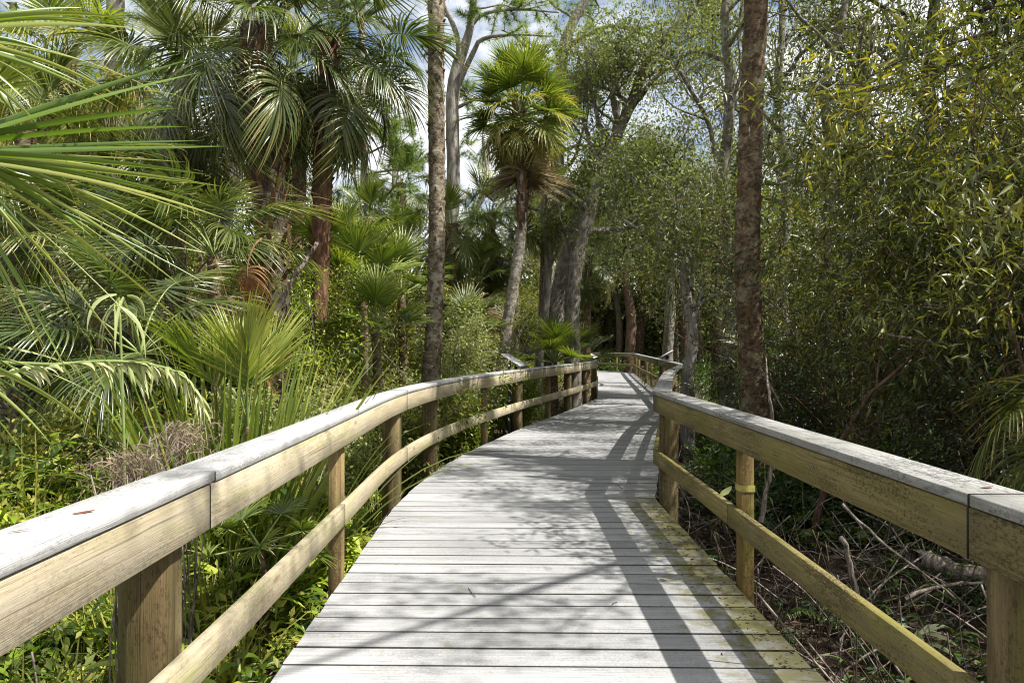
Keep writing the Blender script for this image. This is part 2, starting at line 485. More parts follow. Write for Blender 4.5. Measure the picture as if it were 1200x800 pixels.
def round_post(x, y, nx, ny, back, parent, rng, r=.098, top=1.039, mat='post'):
    """round pole whose side towards the rail is planed flat; n = outward"""
    cx, cy = x + nx * (back + r * .86), y + ny * (back + r * .86)
    a = np.arange(28) * 2 * PI / 28; mb = MB()
    zs = [-.95, -.3, .2, .6, top - .004, top]
    V, uv = [], []
    wob = rng.uniform(-.004, .004, (28,))
    for i, z in enumerate(zs):
        rr = r + wob + (.003 if z < 0 else 0) - (.004 if i == 5 else 0)
        px, py = np.cos(a) * rr, np.sin(a) * rr
        dd = px * nx + py * ny; lim = -r * .86 + .0015
        fix = np.where(dd < lim, lim - dd, 0)
        px, py = px + nx * fix, py + ny * fix
        V += list(zip(cx + px, cy + py, [z] * 28)); uv += [(z, t * r) for t in a]
    F = [(i * 28 + j, i * 28 + (j + 1) % 28, (i + 1) * 28 + (j + 1) % 28, (i + 1) * 28 + j) for i in range(5) for j in range(28)]
    mb.add(V, [np.array(F), np.array([[5 * 28 + j for j in range(28)]])], rng.random(), uv)
    return mb.build('post', M[mat], parent)


def slim_post(x, y, nx, ny, back, parent, rng, w=.09, top=1.039, mat='slim'):
    tx, ty = -ny, nx; mb = MB()
    V, uv = [], []; c = .006
    pr = [(0, -w / 2 + c), (0, w / 2 - c), (c, w / 2), (w - c, w / 2), (w, w / 2 - c), (w, -w / 2 + c), (w - c, -w / 2), (c, -w / 2)]
    for z in (-.95, .4, top):
        for k, (o, t) in enumerate(pr):
            o += back + .0015
            V.append((x + nx * o + tx * t, y + ny * o + ty * t, z)); uv.append((z, k * .05))
    F = [(i * 8 + j, i * 8 + (j + 1) % 8, (i + 1) * 8 + (j + 1) % 8, (i + 1) * 8 + j) for i in range(2) for j in range(8)]
    mb.add(V, [np.array(F), np.array([list(range(16, 24))])], rng.random(), uv)
    return mb.build('post', M[mat], parent)


def railing(path, side, posts, seams_face, seams_mid, seams_cap, label, mats, seed):
    rng = np.random.default_rng(seed)
    root = empty('railing', (path[0][0], path[0][1], 0), label, 'railing')
    inv = Matrix.Translation(-root.location)
    off = offs(path, side)
    s = np.concatenate([[0], np.cumsum(np.linalg.norm(np.diff(path, axis=0), axis=1))])
    T = s[-1]
    obs = []
    for seams, nm, a in ((seams_face, 'top_rail', (0, .040, .874, 1.036)), (seams_mid, 'mid_rail', (0, .040, .352, .492)), (seams_cap, 'cap_rail', (-.004, .186, 1.041, 1.079))):
        cuts = [0] + [c for c in seams if c < T] + [T]
        for c0, c1 in zip(cuts[:-1], cuts[1:]):
            obs.append(board(nm, path, off, c0, c1, *a, mats[0] if nm == 'cap_rail' else mats[1], root, rng, .0035))
    for kind, sp in posts:
        x, y = (np.interp(sp, s, path[:, i]) for i in range(2))
        o = nrm(np.array([np.interp(sp, s, off[:, i]) for i in range(2)]))
        f = round_post if kind == 'r' else slim_post
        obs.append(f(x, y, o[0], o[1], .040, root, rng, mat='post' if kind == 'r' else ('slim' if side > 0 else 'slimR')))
    # the long beam that carries the plank ends
    obs.append(board('edge_beam', path, off, 0, T, -.10, -.055, -.245, -.0425, M['post'], root, rng))
    for o in obs: o.matrix_basis = inv
    return root


def s_of_y(path, y):
    s = np.concatenate([[0], np.cumsum(np.linalg.norm(np.diff(path, axis=0), axis=1))])
    i = int(np.argmax(path[:, 1] >= y))
    t = (y - path[i - 1][1]) / max(path[i][1] - path[i - 1][1], 1e-6)
    return float(s[i - 1] + t * (s[i] - s[i - 1]))


def y_of_px(path, px, back):
    best = None
    for y in np.arange(1.2, 36, .02):
        x = np.interp(y, path[:, 1], path[:, 0]) - back
        d = abs(600 + x * 800 / y - px)
        if best is None or d < best[0]: best = (d, y)
    return best[1]


LPm = LP[:LI + 1]
lposts = [('r', s_of_y(LP, -1.0)), ('s', s_of_y(LP, .4))]
for kind, px in (('r', 175), ('s', 395), ('r', 459), ('r', 503), ('s', 567), ('r', 606), ('s', 642), ('r', 665), ('s', 686), ('r', 699)):
    lposts.append((kind, s_of_y(LP, y_of_px(LPm, px, .04 + (.09 if kind == 'r' else .045)))))
lposts += [('s', s_of_y(LP, y)) for y in (22, 25, 31.5, 35)] + [('r', s_of_y(LP, y)) for y in (23.5, 28.5, 37.6)]
LS = lambda ys: [s_of_y(LP, y) for y in ys]
railing(LP, 1, lposts, LS((-1.2, 2.47, 7.0, 9.4, 14.0, 19.9, 28, 37.9)), LS((-.6, 4.5, 7.0, 9.4, 14.0, 19.9, 28, 37.9)), LS((-1.2, 2.50, 7.0, 9.4, 14.0, 19.9, 28, 37.9)),
        'sunlit wooden railing with pale inner boards, on the palm side of the boardwalk', (M['cap'], M['railwood']), 11)
rposts = [('r', s_of_y(RP, y)) for y in (-.2, 2.06, 6.76, 11.7, 16.0, 22, 29, 37)] + [('s', s_of_y(RP, y)) for y in (4.42, 9.0, 13.6, 19, 25.5, 33, 39.2)]
RS = lambda ys: [s_of_y(RP, y) for y in ys]
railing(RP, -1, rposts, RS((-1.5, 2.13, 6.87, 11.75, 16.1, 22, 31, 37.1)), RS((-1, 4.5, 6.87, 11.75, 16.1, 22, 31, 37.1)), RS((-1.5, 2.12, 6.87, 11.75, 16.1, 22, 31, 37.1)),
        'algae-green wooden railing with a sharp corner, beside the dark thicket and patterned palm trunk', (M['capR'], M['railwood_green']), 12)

# ------------------------------------------------------------------ ground
def ground_z(x, y):
    x = np.asarray(x, float); y = np.asarray(y, float)
    return -.52 + .10 * np.sin(x * .7 + 1.3) * np.cos(y * .55) + .06 * np.sin(x * 1.9 + y * 1.3) + .85 * np.clip((-x - 1.75) / 2.2, 0, 1) * np.clip(1 - y / 40, 0, 1)


def build_ground():
    xs = np.concatenate([[-400, -200, -100, -60], np.arange(-40, -10, 2.), np.arange(-10, 10, .4), np.arange(10, 41, 2.), [60, 100, 200, 400]])
    ys = np.concatenate([[-60, -20, -10], np.arange(-6, 20, .4), np.arange(20, 70, 2.), [80, 120, 200, 400, 600]])
    X, Y = np.meshgrid(xs, ys); Z = ground_z(X, Y)
    V = np.stack([X, Y, Z], -1).reshape(-1, 3); nx, ny = len(xs), len(ys)
    i = np.arange(ny - 1)[:, None] * nx; j = np.arange(nx - 1)[None]
    F = np.stack([i + j, i + j + 1, i + nx + j + 1, i + nx + j], -1).reshape(-1, 4)
    m, nt, out = newmat('forest_floor')
    co = N(nt, 'ShaderNodeTexCoord').outputs['Object']
    n1 = noise(nt, co, 9., 8, .75); n2 = noise(nt, co, 1.2, 4, .6)
    c = ramp(nt, n1, [(.3, (.012, .009, .006)), (.5, (.045, .032, .02)), (.62, (.10, .075, .05)), (.75, (.2, .16, .12))])
    c = mixc(nt, maprange(nt, n2, .5, .7, 0, .5), c, (.03, .04, .012))
    principled(nt, out, c, .9, bump(nt, n1, 1., .05), .15)
    o = MB().add(V, F).build('ground', m, None, True)
    tag(o, 'dark leaf-strewn swamp forest floor under the boardwalk', 'ground', None, 'structure')


build_ground()

# ------------------------------------------------------------------ palms
def frond_mesh(seed, R=.85, pet=.7, nseg=46, spread=145, costa=.38, droop=.8, tipdroop=.35, w=.03, lift=.18, mat='frond', t0=.2, t1=.7, K=6, plate=.34, young=False, fold_up=.25, ragged=.1):
    """one costapalmate fan: origin at the stalk's foot, +Y outwards, +Z up"""
    rng = np.random.default_rng(seed)
    mb = MB()
    # stalk and arching midrib
    cd = .55 * droop
    pp = [np.array([0, 0, 0.])]; d = np.array([0, 1., .0])
    n = 7
    for i in range(n):
        d = nrm(d + np.array([0, 0, -.05 * droop])); pp.append(pp[-1] + d * pet / n)
    hub = pp[-1]; cc = [hub]
    for i in range(6):
        d = nrm(d + np.array([0, 0, -cd * .16])); cc.append(cc[-1] + d * costa * R / 6)
    cc = np.array(cc)
    V, F, uv = tube(np.vstack([pp, cc[1:]]), np.concatenate([np.linspace(.017, .010, n + 1), np.linspace(.009, .003, 6)]), 5)
    mb.add(V, F, .62, uv, 1)
    A = math.radians(spread)
    ang = np.linspace(-A, A, nseg) + rng.normal(0, .02, nseg)
    u = np.clip(1 - np.abs(ang) / A, 0, 1)
    cidx = u ** 1.0 * (len(cc) - 1)
    base = np.stack([np.interp(cidx, np.arange(len(cc)), cc[:, i]) for i in range(3)], 1)
    dl = nrm(np.gradient(cc, axis=0)); dirc = nrm(np.stack([np.interp(cidx, np.arange(len(cc)), dl[:, i]) for i in range(3)], 1))
    aa = ang * .98
    Xa = np.array([1., 0, 0]); Zl = nrm(np.cross(Xa, dirc))
    lf = lift + fold_up * np.abs(np.sin(ang))
    D = dirc * np.cos(aa)[:, None] + Xa * np.sin(aa)[:, None] + Zl * lf[:, None]
    L = R * (.62 + .38 * np.cos(ang / 2) ** 2) * rng.uniform(1 - ragged, 1 + ragged * .6, nseg)
    side = np.cross(D, Zl)
    dr = droop * rng.uniform(.5, 1.2, nseg) + tipdroop * (rng.random(nseg) < .35)
    wd = w * rng.uniform(.85, 1.15, nseg)
    prof = lambda t: (np.interp(t, [0, plate * .6, plate, plate + .25, .9, 1], [.35, .95, 1., .72, .22, .03]))
    V, F, k = straps(base, D, L, wd, dr, K, .55, side, prof)
    tint = np.repeat(t0 + (t1 - t0) * rng.random(nseg), k) + np.tile(np.repeat(np.linspace(-.05, .22, K + 1) ** 1, 3), nseg)
    tint = tint.reshape(nseg, K + 1, 3); br = rng.random(nseg) < .4; tint[br, -2:, :] += .3; tint = tint.ravel()
    if young: tint += .1
    mb.add(V, F, np.clip(tint, 0, 1))
    # a few frayed threads between the tips
    q = rng.choice(nseg, nseg // 5, replace=False)
    tipbase = base[q] + nrm(D[q]) * (L[q] * .55)[:, None]
    V, F, k = straps(tipbase, nrm(D[q] + rng.normal(0, .25, (len(q), 3))), L[q] * .4, .006, 2.2, 4, 0, rng=rng)
    mb.add(V, F, .95)
    return mb.mesh('frond', [M[mat], M['petiole'] if 'dead' not in mat and 'rust' not in mat else M['boot']])


FR = {}
M['frond_yellow'] = leafmat('palm_frond_yellowing', [(0, (.10, .14, .025)), (.5, (.21, .22, .05)), (.8, (.33, .27, .08)), (1, (.40, .31, .13))], .35, .45, .4)
for mt in ('frond', 'frond_dark', 'frond_bright', 'frond_yellow'):
    FR[mt] = {'young': [frond_mesh(3, .8, .55, 36, 60, .5, .25, .1, .032, .1, mt, young=True), frond_mesh(4, .85, .6, 40, 85, .5, .35, .1, .032, .15, mt, young=True)],
              'mid': [frond_mesh(s, .95, .85, 62, 140, .42, .9, 1.0, .028, .15, mt) for s in (5, 6, 7)],
              'old': [frond_mesh(s, .98, .9, 58, 140, .42, 1.8, 1.2, .028, .05, mt, .25, .9) for s in (8, 9)]}
FR['dead'] = [frond_mesh(s, .8, .85, 30, 120, .4, 3.2, 1.5, .03, -.3, 'frond_dead', .1, .9, fold_up=-.3, ragged=.3) for s in (10, 11)]
FR['rust'] = [frond_mesh(s, .7, .7, 30, 130, .4, 2.6, 1.2, .03, -.2, 'frond_rust', .1, .9, ragged=.3) for s in (12,)]
FR['palmetto'] = [frond_mesh(s, .55, .55, 30, 115, .12, .25, .15, .03, .12, 'frond_bright', .1, .7, plate=.4) for s in (20, 21, 22)]
FR['palmetto_y'] = [frond_mesh(s, .55, .55, 32, 125, .2, .6, .5, .03, .12, 'frond_yellow', .0, .7, plate=.4) for s in (27, 28)]
FR['palmetto_y2'] = [frond_mesh(s, .55, .55, 32, 125, .3, 1.4, .9, .03, .05, 'frond_yellow', .2, 1., plate=.4) for s in (29, 30)]
FR['palmetto_g'] = [frond_mesh(s, .55, .6, 30, 115, .12, .35, .2, .03, .12, 'frond', .1, .7, plate=.4) for s in (23, 24)]
FR['young'] = FR['frond_bright']['young'][:1]; FR['sabal_d'] = FR['frond_dark']['mid'] + FR['frond_dark']['old']
FR['hang'] = FR['frond_dark']['old']
FR['palmetto_d'] = [frond_mesh(s, .6, .6, 32, 120, .12, .4, .25, .03, .12, 'frond_dark', .1, .7, plate=.4) for s in (25, 26)]


FR['mop'] = {'young': FR['palmetto'], 'mid': FR['palmetto'] + FR['palmetto_g'] + FR['palmetto_y'], 'old': FR['palmetto_y'] + FR['palmetto_y2']}


def put_frond(me, parent, top, az, inc, roll, sc):
    m = Matrix.Translation(Vector(top)) @ Matrix.Rotation(az, 4, 'Z') @ Matrix.Rotation(inc, 4, 'X') @ Matrix.Rotation(roll, 4, 'Y') @ Matrix.Scale(sc, 4)
    return link('frond', me, parent, m)


def crown(parent, top, rng, n=22, ndead=5, sc=1., mt='frond', low=-50, high=82, azr=None, dead='dead', rust=0, old=None):
    top = np.asarray(top, float)
    for i in range(n):
        f = i / max(n - 1, 1)
        az = i * 2.399 + rng.uniform(-.25, .25)
        if azr is not None: az = rng.uniform(*azr)
        inc = math.radians(high + (low - high) * f ** .85 + rng.uniform(-8, 8))
        kind = 'young' if f < .22 else ('mid' if f < .72 else 'old')
        st = top + np.array([-math.sin(az), math.cos(az), 0]) * .08 - np.array([0, 0, .45 * f]) * sc
        put_frond(rng.choice(FR[old if old and f > .42 and rng.random() < .7 else mt][kind]), parent, st, az, inc, rng.uniform(-.35, .35), sc * rng.uniform(.85, 1.12))
    for i in range(ndead + rust):
        az = rng.uniform(0, 2 * PI); inc = math.radians(rng.uniform(-78, -48))
        st = top + np.array([-math.sin(az), math.cos(az), 0]) * .10 - np.array([0, 0, .5 * sc])
        put_frond(rng.choice(FR['rust' if i >= ndead else dead]), parent, st, az, inc, rng.uniform(-.5, .5), sc * rng.uniform(.75, 1.))


def boots(mb, path, r, rng, z0, z1, n, length=.22, w=.07):
    """split leaf bases sticking up and out of the trunk: one shaggy sleeve"""
    zz = path[:, 2]
    for i in range(n):
        z = z0 + (z1 - z0) * (i + rng.random()) / n
        c = np.array([np.interp(z, zz, path[:, 0]), np.interp(z, zz, path[:, 1]), z])
        a = i * 2.399 + rng.uniform(-.3, .3); o = np.array([math.cos(a), math.sin(a), 0])
        st = c + o * r * .9; d = nrm(o * rng.uniform(.25, .7) + np.array([0, 0, 1.]))
        L = length * rng.uniform(.5, 1.2); V, F, k = straps(st[None], d[None], L, w * rng.uniform(.7, 1.2), rng.uniform(-.3, .3), 3, -.5, np.cross(d, o)[None], lambda t: 1 - .45 * t)
        mb.add(V, F, rng.random(), None, 1)
        V2, F2, k = straps((st + o * .012)[None], d[None], L * .97, w * .8, .1, 3, -.2, np.cross(d, o)[None], lambda t: 1 - .45 * t)
        mb.add(V2, F2, rng.random(), None, 1)


def palm(name, label, path, radii, bark, seed, group=None, cr=None, bt=None, cat='palm'):
    """path: world points foot to top"""
    rng = np.random.default_rng(seed)
    path = np.asarray(path, float); base = path[0].copy(); base[2] = float(ground_z(base[0], base[1]))
    if path[0][2] > base[2]: path = np.vstack([[base - [0, 0, .1]], path]); radii = [radii[0] * 1.15] + list(radii)
    root = empty(name, base, label, cat, group)
    loc = path - base
    sm = catmull(np.column_stack([loc, radii]), .05)
    sm[:, :2] += rng.normal(0, .0015, (len(sm), 2))
    ring = .05 * np.maximum(0, np.sin(np.arange(len(sm)) * .9 + np.cumsum(rng.normal(0, .25, len(sm))))) ** 3 + .012 * rng.standard_normal(len(sm))
    V, F, uv = tube(sm[:, :3], sm[:, 3] * (1 + ring), 20, .035, rng)
    tm = MB().add(V, F, .5, uv)
    if not bt: bt = dict(z0=base[2] + .3, z1=base[2] + sm[-1][2] - .3, n=int(16 * sm[-1][2]), r=radii[1] * .98, len=.07, w=.05)
    if bt: boots(tm, sm, bt.get('r', radii[-1]), rng, bt['z0'] - base[2], bt['z1'] - base[2], bt['n'], bt.get('len', .22), bt.get('w', .07))
    tm.build('trunk', [M[bark], M['boot']], root, True)
    if cr is not None: crown(root, sm[-1][:3], rng, **cr)
    return root


# 1 tall pole-like palm behind the sunny railing
palm('palm_tree', 'tall straight mottled palm trunk rising just behind the sunlit railing', [P(503, 470, 10.8), P(509, 380, 10.8), P(512, 250, 10.8), P(511, 100, 10.8), P(511, 0, 10.8), P(511, -250, 10.8)],
     [.155, .135, .13, .13, .125, .12], 'palm_bark', 31, cr=dict(n=24, ndead=3, sc=1.0), cat='palm')
# 2 mop-headed palm in the middle
palm('palm_tree', 'mop-headed palm with a bent trunk, grey below and shaggy reddish above', [P(572, 500, 15.0), P(586, 440, 15.0), P(596, 370, 15.0), P(607, 300, 15.0), P(613, 245, 15.0), P(609, 190, 15.0), P(608, 140, 15.0), P(610, 118, 15.0)],
     [.135, .125, .12, .115, .11, .11, .115, .11], 'palm_bark_pale', 32, cr=dict(n=74, ndead=15, sc=1.2, mt='mop', low=-48), bt=dict(z0=P(0, 275, 15)[2], z1=P(0, 130, 15)[2], n=110, r=.11, len=.24, w=.08), cat='palm')
# 3 reddish-trunk palm
palm('palm_tree', 'palm with reddish brown trunk and drooping dark fans, nearest the strappy sedge clump', [P(372, 420, 10.0), P(375, 330, 10.0), P(377, 240, 10.0), P(380, 150, 10.0), P(385, 70, 10.0), P(388, 40, 10.0)],
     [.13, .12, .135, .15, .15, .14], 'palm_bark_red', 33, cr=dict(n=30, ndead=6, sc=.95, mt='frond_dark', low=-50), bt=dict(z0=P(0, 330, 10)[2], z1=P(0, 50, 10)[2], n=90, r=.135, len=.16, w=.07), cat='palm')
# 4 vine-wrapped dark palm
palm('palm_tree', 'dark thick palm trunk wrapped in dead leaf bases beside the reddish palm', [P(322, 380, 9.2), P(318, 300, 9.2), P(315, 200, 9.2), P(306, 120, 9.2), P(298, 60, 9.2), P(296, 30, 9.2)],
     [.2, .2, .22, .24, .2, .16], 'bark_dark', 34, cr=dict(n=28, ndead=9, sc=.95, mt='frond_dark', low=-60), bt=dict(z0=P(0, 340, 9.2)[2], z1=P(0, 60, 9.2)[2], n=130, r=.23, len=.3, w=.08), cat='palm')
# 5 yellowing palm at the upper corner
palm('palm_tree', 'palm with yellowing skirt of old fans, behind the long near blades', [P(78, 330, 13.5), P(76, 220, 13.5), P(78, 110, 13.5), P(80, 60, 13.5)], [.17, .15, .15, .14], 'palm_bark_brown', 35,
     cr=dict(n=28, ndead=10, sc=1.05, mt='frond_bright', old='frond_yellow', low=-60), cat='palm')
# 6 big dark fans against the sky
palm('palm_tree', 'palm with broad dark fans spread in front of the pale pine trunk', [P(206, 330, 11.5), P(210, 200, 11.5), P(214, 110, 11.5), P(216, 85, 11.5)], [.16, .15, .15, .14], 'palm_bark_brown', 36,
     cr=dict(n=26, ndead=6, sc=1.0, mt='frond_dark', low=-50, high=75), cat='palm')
# 7 patterned trunk on the thicket side
palm('palm_tree', 'stout red-brown palm trunk with lichen patches in front of the thicket beyond the railing corner', [P(884, 470, 8.5), P(880, 400, 8.5), P(876, 300, 8.5), P(879, 200, 8.5), P(882, 100, 8.5), P(887, 0, 8.5), P(890, -215, 8.5)],
     [.165, .152, .15, .145, .14, .135, .125], 'palm_bark_brown', 37, cr=dict(n=20, ndead=0, sc=1.05, low=8), bt=dict(z0=1.2, z1=3.4, n=26, r=.15, len=.16, w=.06), cat='palm')
# 8 farther palms
BP = [(575, 250, 18.5, 'palm hung with grey dead fans, just behind the mop-headed palm', 'frond_dark', 7, .95, 300),
      (430, 255, 17.0, 'short palm with green fans beside the gap of blue sky', 'frond', 3, .8, 330),
      (470, 215, 21.0, 'palm crown just behind the tall straight mottled trunk', 'frond', 4, .9, 330),
      (352, 90, 15.0, 'palm whose crown shows between the dark and the reddish trunk palms', 'frond', 3, 1.0, 330),
      (30, 150, 11.0, 'palm half hidden by the near blades at the picture edge', 'frond', 3, 1.1, 330),
           (150, 215, 12.5, 'palm with dark hanging fans below the pale pine trunk', 'frond_dark', 4, .95, 360),
      (640, 235, 23.0, 'palm with grey-green fans between mop-headed palm and leaning oak', 'frond', 6, .9, 330),
      (530, 262, 15.5, 'short dusty green palm between the mottled trunk and the mop-headed palm', 'frond', 5, .75, 360),
      (690, 300, 27.0, 'palm in shade past the end of the sunlit railing', 'frond_dark', 5, .9, 350)]
for i, (px, py, Y, lb, mt, nd, sc, foot) in enumerate(BP):
    palm('palm_tree', lb, [P(px - 3, 430, Y), P(px - 2, (py + 430) / 2, Y), P(px, py, Y)], [.17, .15, .14], 'palm_bark_brown', 50 + i, cr=dict(n=20, ndead=nd, sc=sc, mt=mt, low=-55), cat='palm')


def palmetto(label, px, py, Y, n, sc, kind, seed, high=85, low=5, dead=0, name='palmetto', rust=0):
    rng = np.random.default_rng(seed)
    b = P(px, py, Y); z = float(ground_z(b[0], b[1])); 
    root = empty(name, (b[0], b[1], z), label, 'palmetto')
    h = max(b[2] - z, .05)
    pth = catmull([(0, 0, -.1), (.04, .02, h * .5), (0, 0, h)], .1) if h > .25 else np.array([(0, 0, -.1), (0, 0, h)])
    V, F, uv = tube(pth, (.06 * sc + .02) if sc > .7 else .018, 8, .08, rng)
    MB().add(V, F, .5, uv).build('stem', M['palm_bark_brown'], root, True)
    for i in range(n):
        f = (i + .5) / n; az = i * 2.399 + rng.uniform(-.3, .3); inc = math.radians(high + (low - high) * f + rng.uniform(-8, 8))
        put_frond(rng.choice(FR[kind]), root, (0, 0, h), az, inc, rng.uniform(-.6, .6), sc * rng.uniform(.8, 1.15))
    for i in range(dead + rust):
        put_frond(FR['rust' if i >= dead else 'dead'][0], root, (0, 0, h), rng.uniform(0, 2 * PI), math.radians(rng.uniform(-50, -5)), rng.uniform(-.6, .6), sc * .9)
    return root


PM = [('bright lime fan palmetto standing up beside the reddish palm trunk', 424, 335, 11.0, 14, 1.0, 'palmetto'),
      ('low palmetto in front of the lime fan one', 440, 385, 10.0, 12, .8, 'palmetto'),
      ('dull green palmetto at the foot of the mottled straight trunk', 470, 345, 13.0, 14, 1.1, 'palmetto_g'),
      ('palmetto beside the interpretive board with stiff bright fans', 648, 425, 17.5, 15, 1.15, 'palmetto'),
      ('palmetto close to the end of the sunlit railing', 680, 425, 20.5, 14, 1.15, 'palmetto_g'),
      ('big dark-fanned young palm behind the pale arching stalk', 165, 415, 5.6, 13, .6, 'sabal_d'),
      ('large dark young palm whose fans fill the shade left of the sedge clump', 250, 300, 7.8, 15, .74, 'sabal_d'),
      ('dark young palm in deep shade behind the near blades', 115, 300, 8.6, 16, .78, 'sabal_d'),
      ('small palmetto below the railing beside the first slim post', 305, 640, 4.4, 9, .5, 'palmetto_g'),
      ('grey-green palmetto behind the slim post near the mottled trunk', 545, 400, 13.5, 13, 1.0, 'palmetto_g'),
      ('young palm under the mop-headed palm', 560, 330, 17.0, 14, 1.2, 'palmetto_d'),
      ('sunny palmetto under the mottled trunk and the blue sky gap', 395, 300, 13.0, 14, 1.2, 'palmetto'),
      ('palmetto at the far bend of the boardwalk', 738, 372, 47.0, 14, 1.8, 'palmetto_g'),
      ('shaded palmetto behind the right-angled railing corner', 905, 440, 11.5, 12, .9, 'palmetto_d'),
      ('drooping palmetto hanging over the dark thicket beside the near greenish railing', 1190, 452, 4.6, 7, 1.05, 'palmetto_g')]
for i, (lb, px, py, Y, n, sc, k) in enumerate(PM):
    if i == 14:
        palmetto(lb, px + 128, py + 12, Y, 9, .72, 'hang', 100 + i, 30, -25)
    else:
        palmetto(lb, px, py, Y, n, sc, k, 100 + i, 40 if i == 8 else 85, -10 if i == 8 else 5, dead=2 if i in (6, 7, 10) else 0, rust=0)

# near fans reaching in from the left edge
def near_palm():
    rng = np.random.default_rng(77)
    b = np.array([-2.55, 1.75, 0]); b[2] = float(ground_z(b[0], b[1]))
    root = empty('young_palm', b, 'near young palm throwing long sunlit blades across the upper corner', 'palm')
    top = np.array([0, 0, .75])
    V, F, uv = tube(np.array([(0, 0, -.1), (0, 0, .4), top]), [.13, .12, .09], 12, .05, rng)
    MB().add(V, F, .5, uv).build('trunk', M['palm_bark_brown'], root, True)
    def ribbons(A, B, bend, W, T, K=12):
        n = len(A); t = np.linspace(0, 1, K + 1)[None, :, None]
        Cn = A + (B - A) * .55 + np.array([0, 0, 1.]) * bend[:, None]
        C = (1 - t) ** 2 * A[:, None] + 2 * t * (1 - t) * Cn[:, None] + t * t * B[:, None]
        d = nrm(np.gradient(C, axis=1)); sd = np.array([0, 0, 1.]) + rng.normal(0, .75, (n, 1, 3)) * [1, 1, .4] + np.array([0, -.5, 0]); s = nrm(sd - (sd * d).sum(2, keepdims=True) * d); nn = np.cross(s, d)
        w = (W[:, None] * np.interp(t[0, :, 0], [0, .2, .5, .85, 1], [.9, 1, .85, .4, .03])[None])[..., None] * .5
        V = np.stack([C - s * w + nn * w * .95, C, C + s * w + nn * w * .95], 2)
        b = (np.arange(n) * (K + 1) * 3)[:, None, None]; k = (np.arange(K) * 3)[None, :, None]; c = np.arange(2)[None, None]
        F = np.stack([b + k + c, b + k + c + 1, b + k + c + 4, b + k + c + 3], -1).reshape(-1, 4)
        tint = np.clip(T[:, None, None] + np.linspace(0, .35, K + 1)[None, :, None] ** 1.5 + np.zeros((n, K + 1, 3)), 0, 1)
        return V.reshape(-1, 3), F, tint.ravel()
    # blades of four fans: start and tip on the photograph, distance, arch, width, tone
    fans = [[(-75, 120, 218, 70, 2.1, .02, 30, .2), (-75, 138, 235, 84, 2.0, .03, 30, .35), (-75, 150, 212, 126, 2.0, .02, 30, .15), (-75, 165, 220, 148, 2.1, .02, 28, .25), (-75, 185, 264, 171, 2.0, .01, 28, .3),
             (-75, 212, 246, 205, 1.9, .02, 26, .4), (-75, 222, 258, 218, 2.0, .01, 24, .6), (-75, 168, 262, 246, 2.0, .05, 20, .5), (-75, 160, 266, 257, 1.9, .06, 20, .85), (-75, 188, 190, 268, 2.1, .04, 20, .5), (-75, 235, 175, 225, 2.2, .03, 26, .1)],
            [(-90, 60, 162, 33, 2.0, .05, 26, .7), (-90, 30, 150, 22, 2.1, .06, 24, .55), (-90, 15, 120, 30, 2.2, .06, 22, .4), (-90, 45, 145, 118, 2.2, .09, 20, .7), (-90, 60, 138, 126, 2.1, .07, 18, .5), (-90, 40, 88, 205, 2.0, .13, 18, .6), (-90, 55, 100, 100, 2.3, .06, 20, .3), (-90, 5, 95, 8, 2.3, .04, 22, .3), (-90, 30, 60, 62, 2.2, .05, 22, .2), (-90, 20, 40, 130, 2.1, .1, 20, .4)],
            [(-80, 110, 215, 338, 2.1, .08, 18, .6), (-80, 120, 254, 418, 2.0, .09, 17, .9), (-80, 110, 182, 347, 2.2, .10, 17, .45), (-80, 130, 100, 395, 2.0, .13, 18, .85), (-80, 150, 62, 335, 2.1, .10, 18, .4), (-80, 190, 97, 272, 2.0, .05, 22, .3), (-80, 140, 130, 300, 2.3, .09, 18, .35), (-80, 100, 245, 300, 2.2, .07, 14, .8), (-80, 200, 40, 285, 1.9, .05, 24, .2), (-80, 170, 150, 420, 2.2, .10, 14, .7), (-80, 160, 90, 460, 2.1, .12, 15, .4), (-80, 230, 30, 380, 2.0, .07, 20, .3), (-80, 210, 60, 430, 2.1, .09, 15, .75)],
            [(-90, 400, 112, 505, 1.9, .08, 22, .5), (-90, 430, 60, 520, 2.0, .08, 18, .6), (-90, 380, 45, 450, 2.1, .06, 20, .3), (-90, 370, 90, 430, 2.2, .06, 16, .6)]]
    for bl in fans:
        bl = np.array(bl, float); mb = MB()
        ex = bl[rng.integers(0, len(bl), len(bl))].copy(); ex[:, 2] += rng.normal(-25, 30, len(ex)); ex[:, 3] += rng.normal(0, 26, len(ex)); ex[:, 4] += rng.uniform(0, .35, len(ex)); ex[:, 6] *= rng.uniform(.3, .75, len(ex)); ex[:, 7] = rng.random(len(ex)); bl = np.vstack([bl, ex])
        A = np.array([P(r[0], r[1], 1.95) for r in bl]) - b; B = np.array([P(r[2], r[3], r[4]) for r in bl]) - b
        h = A.mean(0) - [.06, 0, 0]; mid = (top + h) / 2 + np.array([-.15, 0, .12])
        pts = catmull([top, mid, h], .08); V, F, uv = tube(pts, np.linspace(.018, .012, len(pts)), 6); mb.add(V, F, .5, uv, 1)
        A = h + (A - h) * np.array([1, .4, .4])
        A = h + nrm(B - h) * .05
        V, F, T = ribbons(A, B, bl[:, 5], bl[:, 6] * .00085, bl[:, 7]); mb.add(V, F, T)
        q = rng.choice(len(bl), 3, replace=False); tp = A[q] + (B[q] - A[q]) * .7
        V, F, k = straps(tp, nrm(B[q] - A[q]), .4, .004, 1.5, 8, 0, rng=rng); mb.add(V, F, .95)
        mb.build('frond', [M['near'], M['petiole']], root)


near_palm()

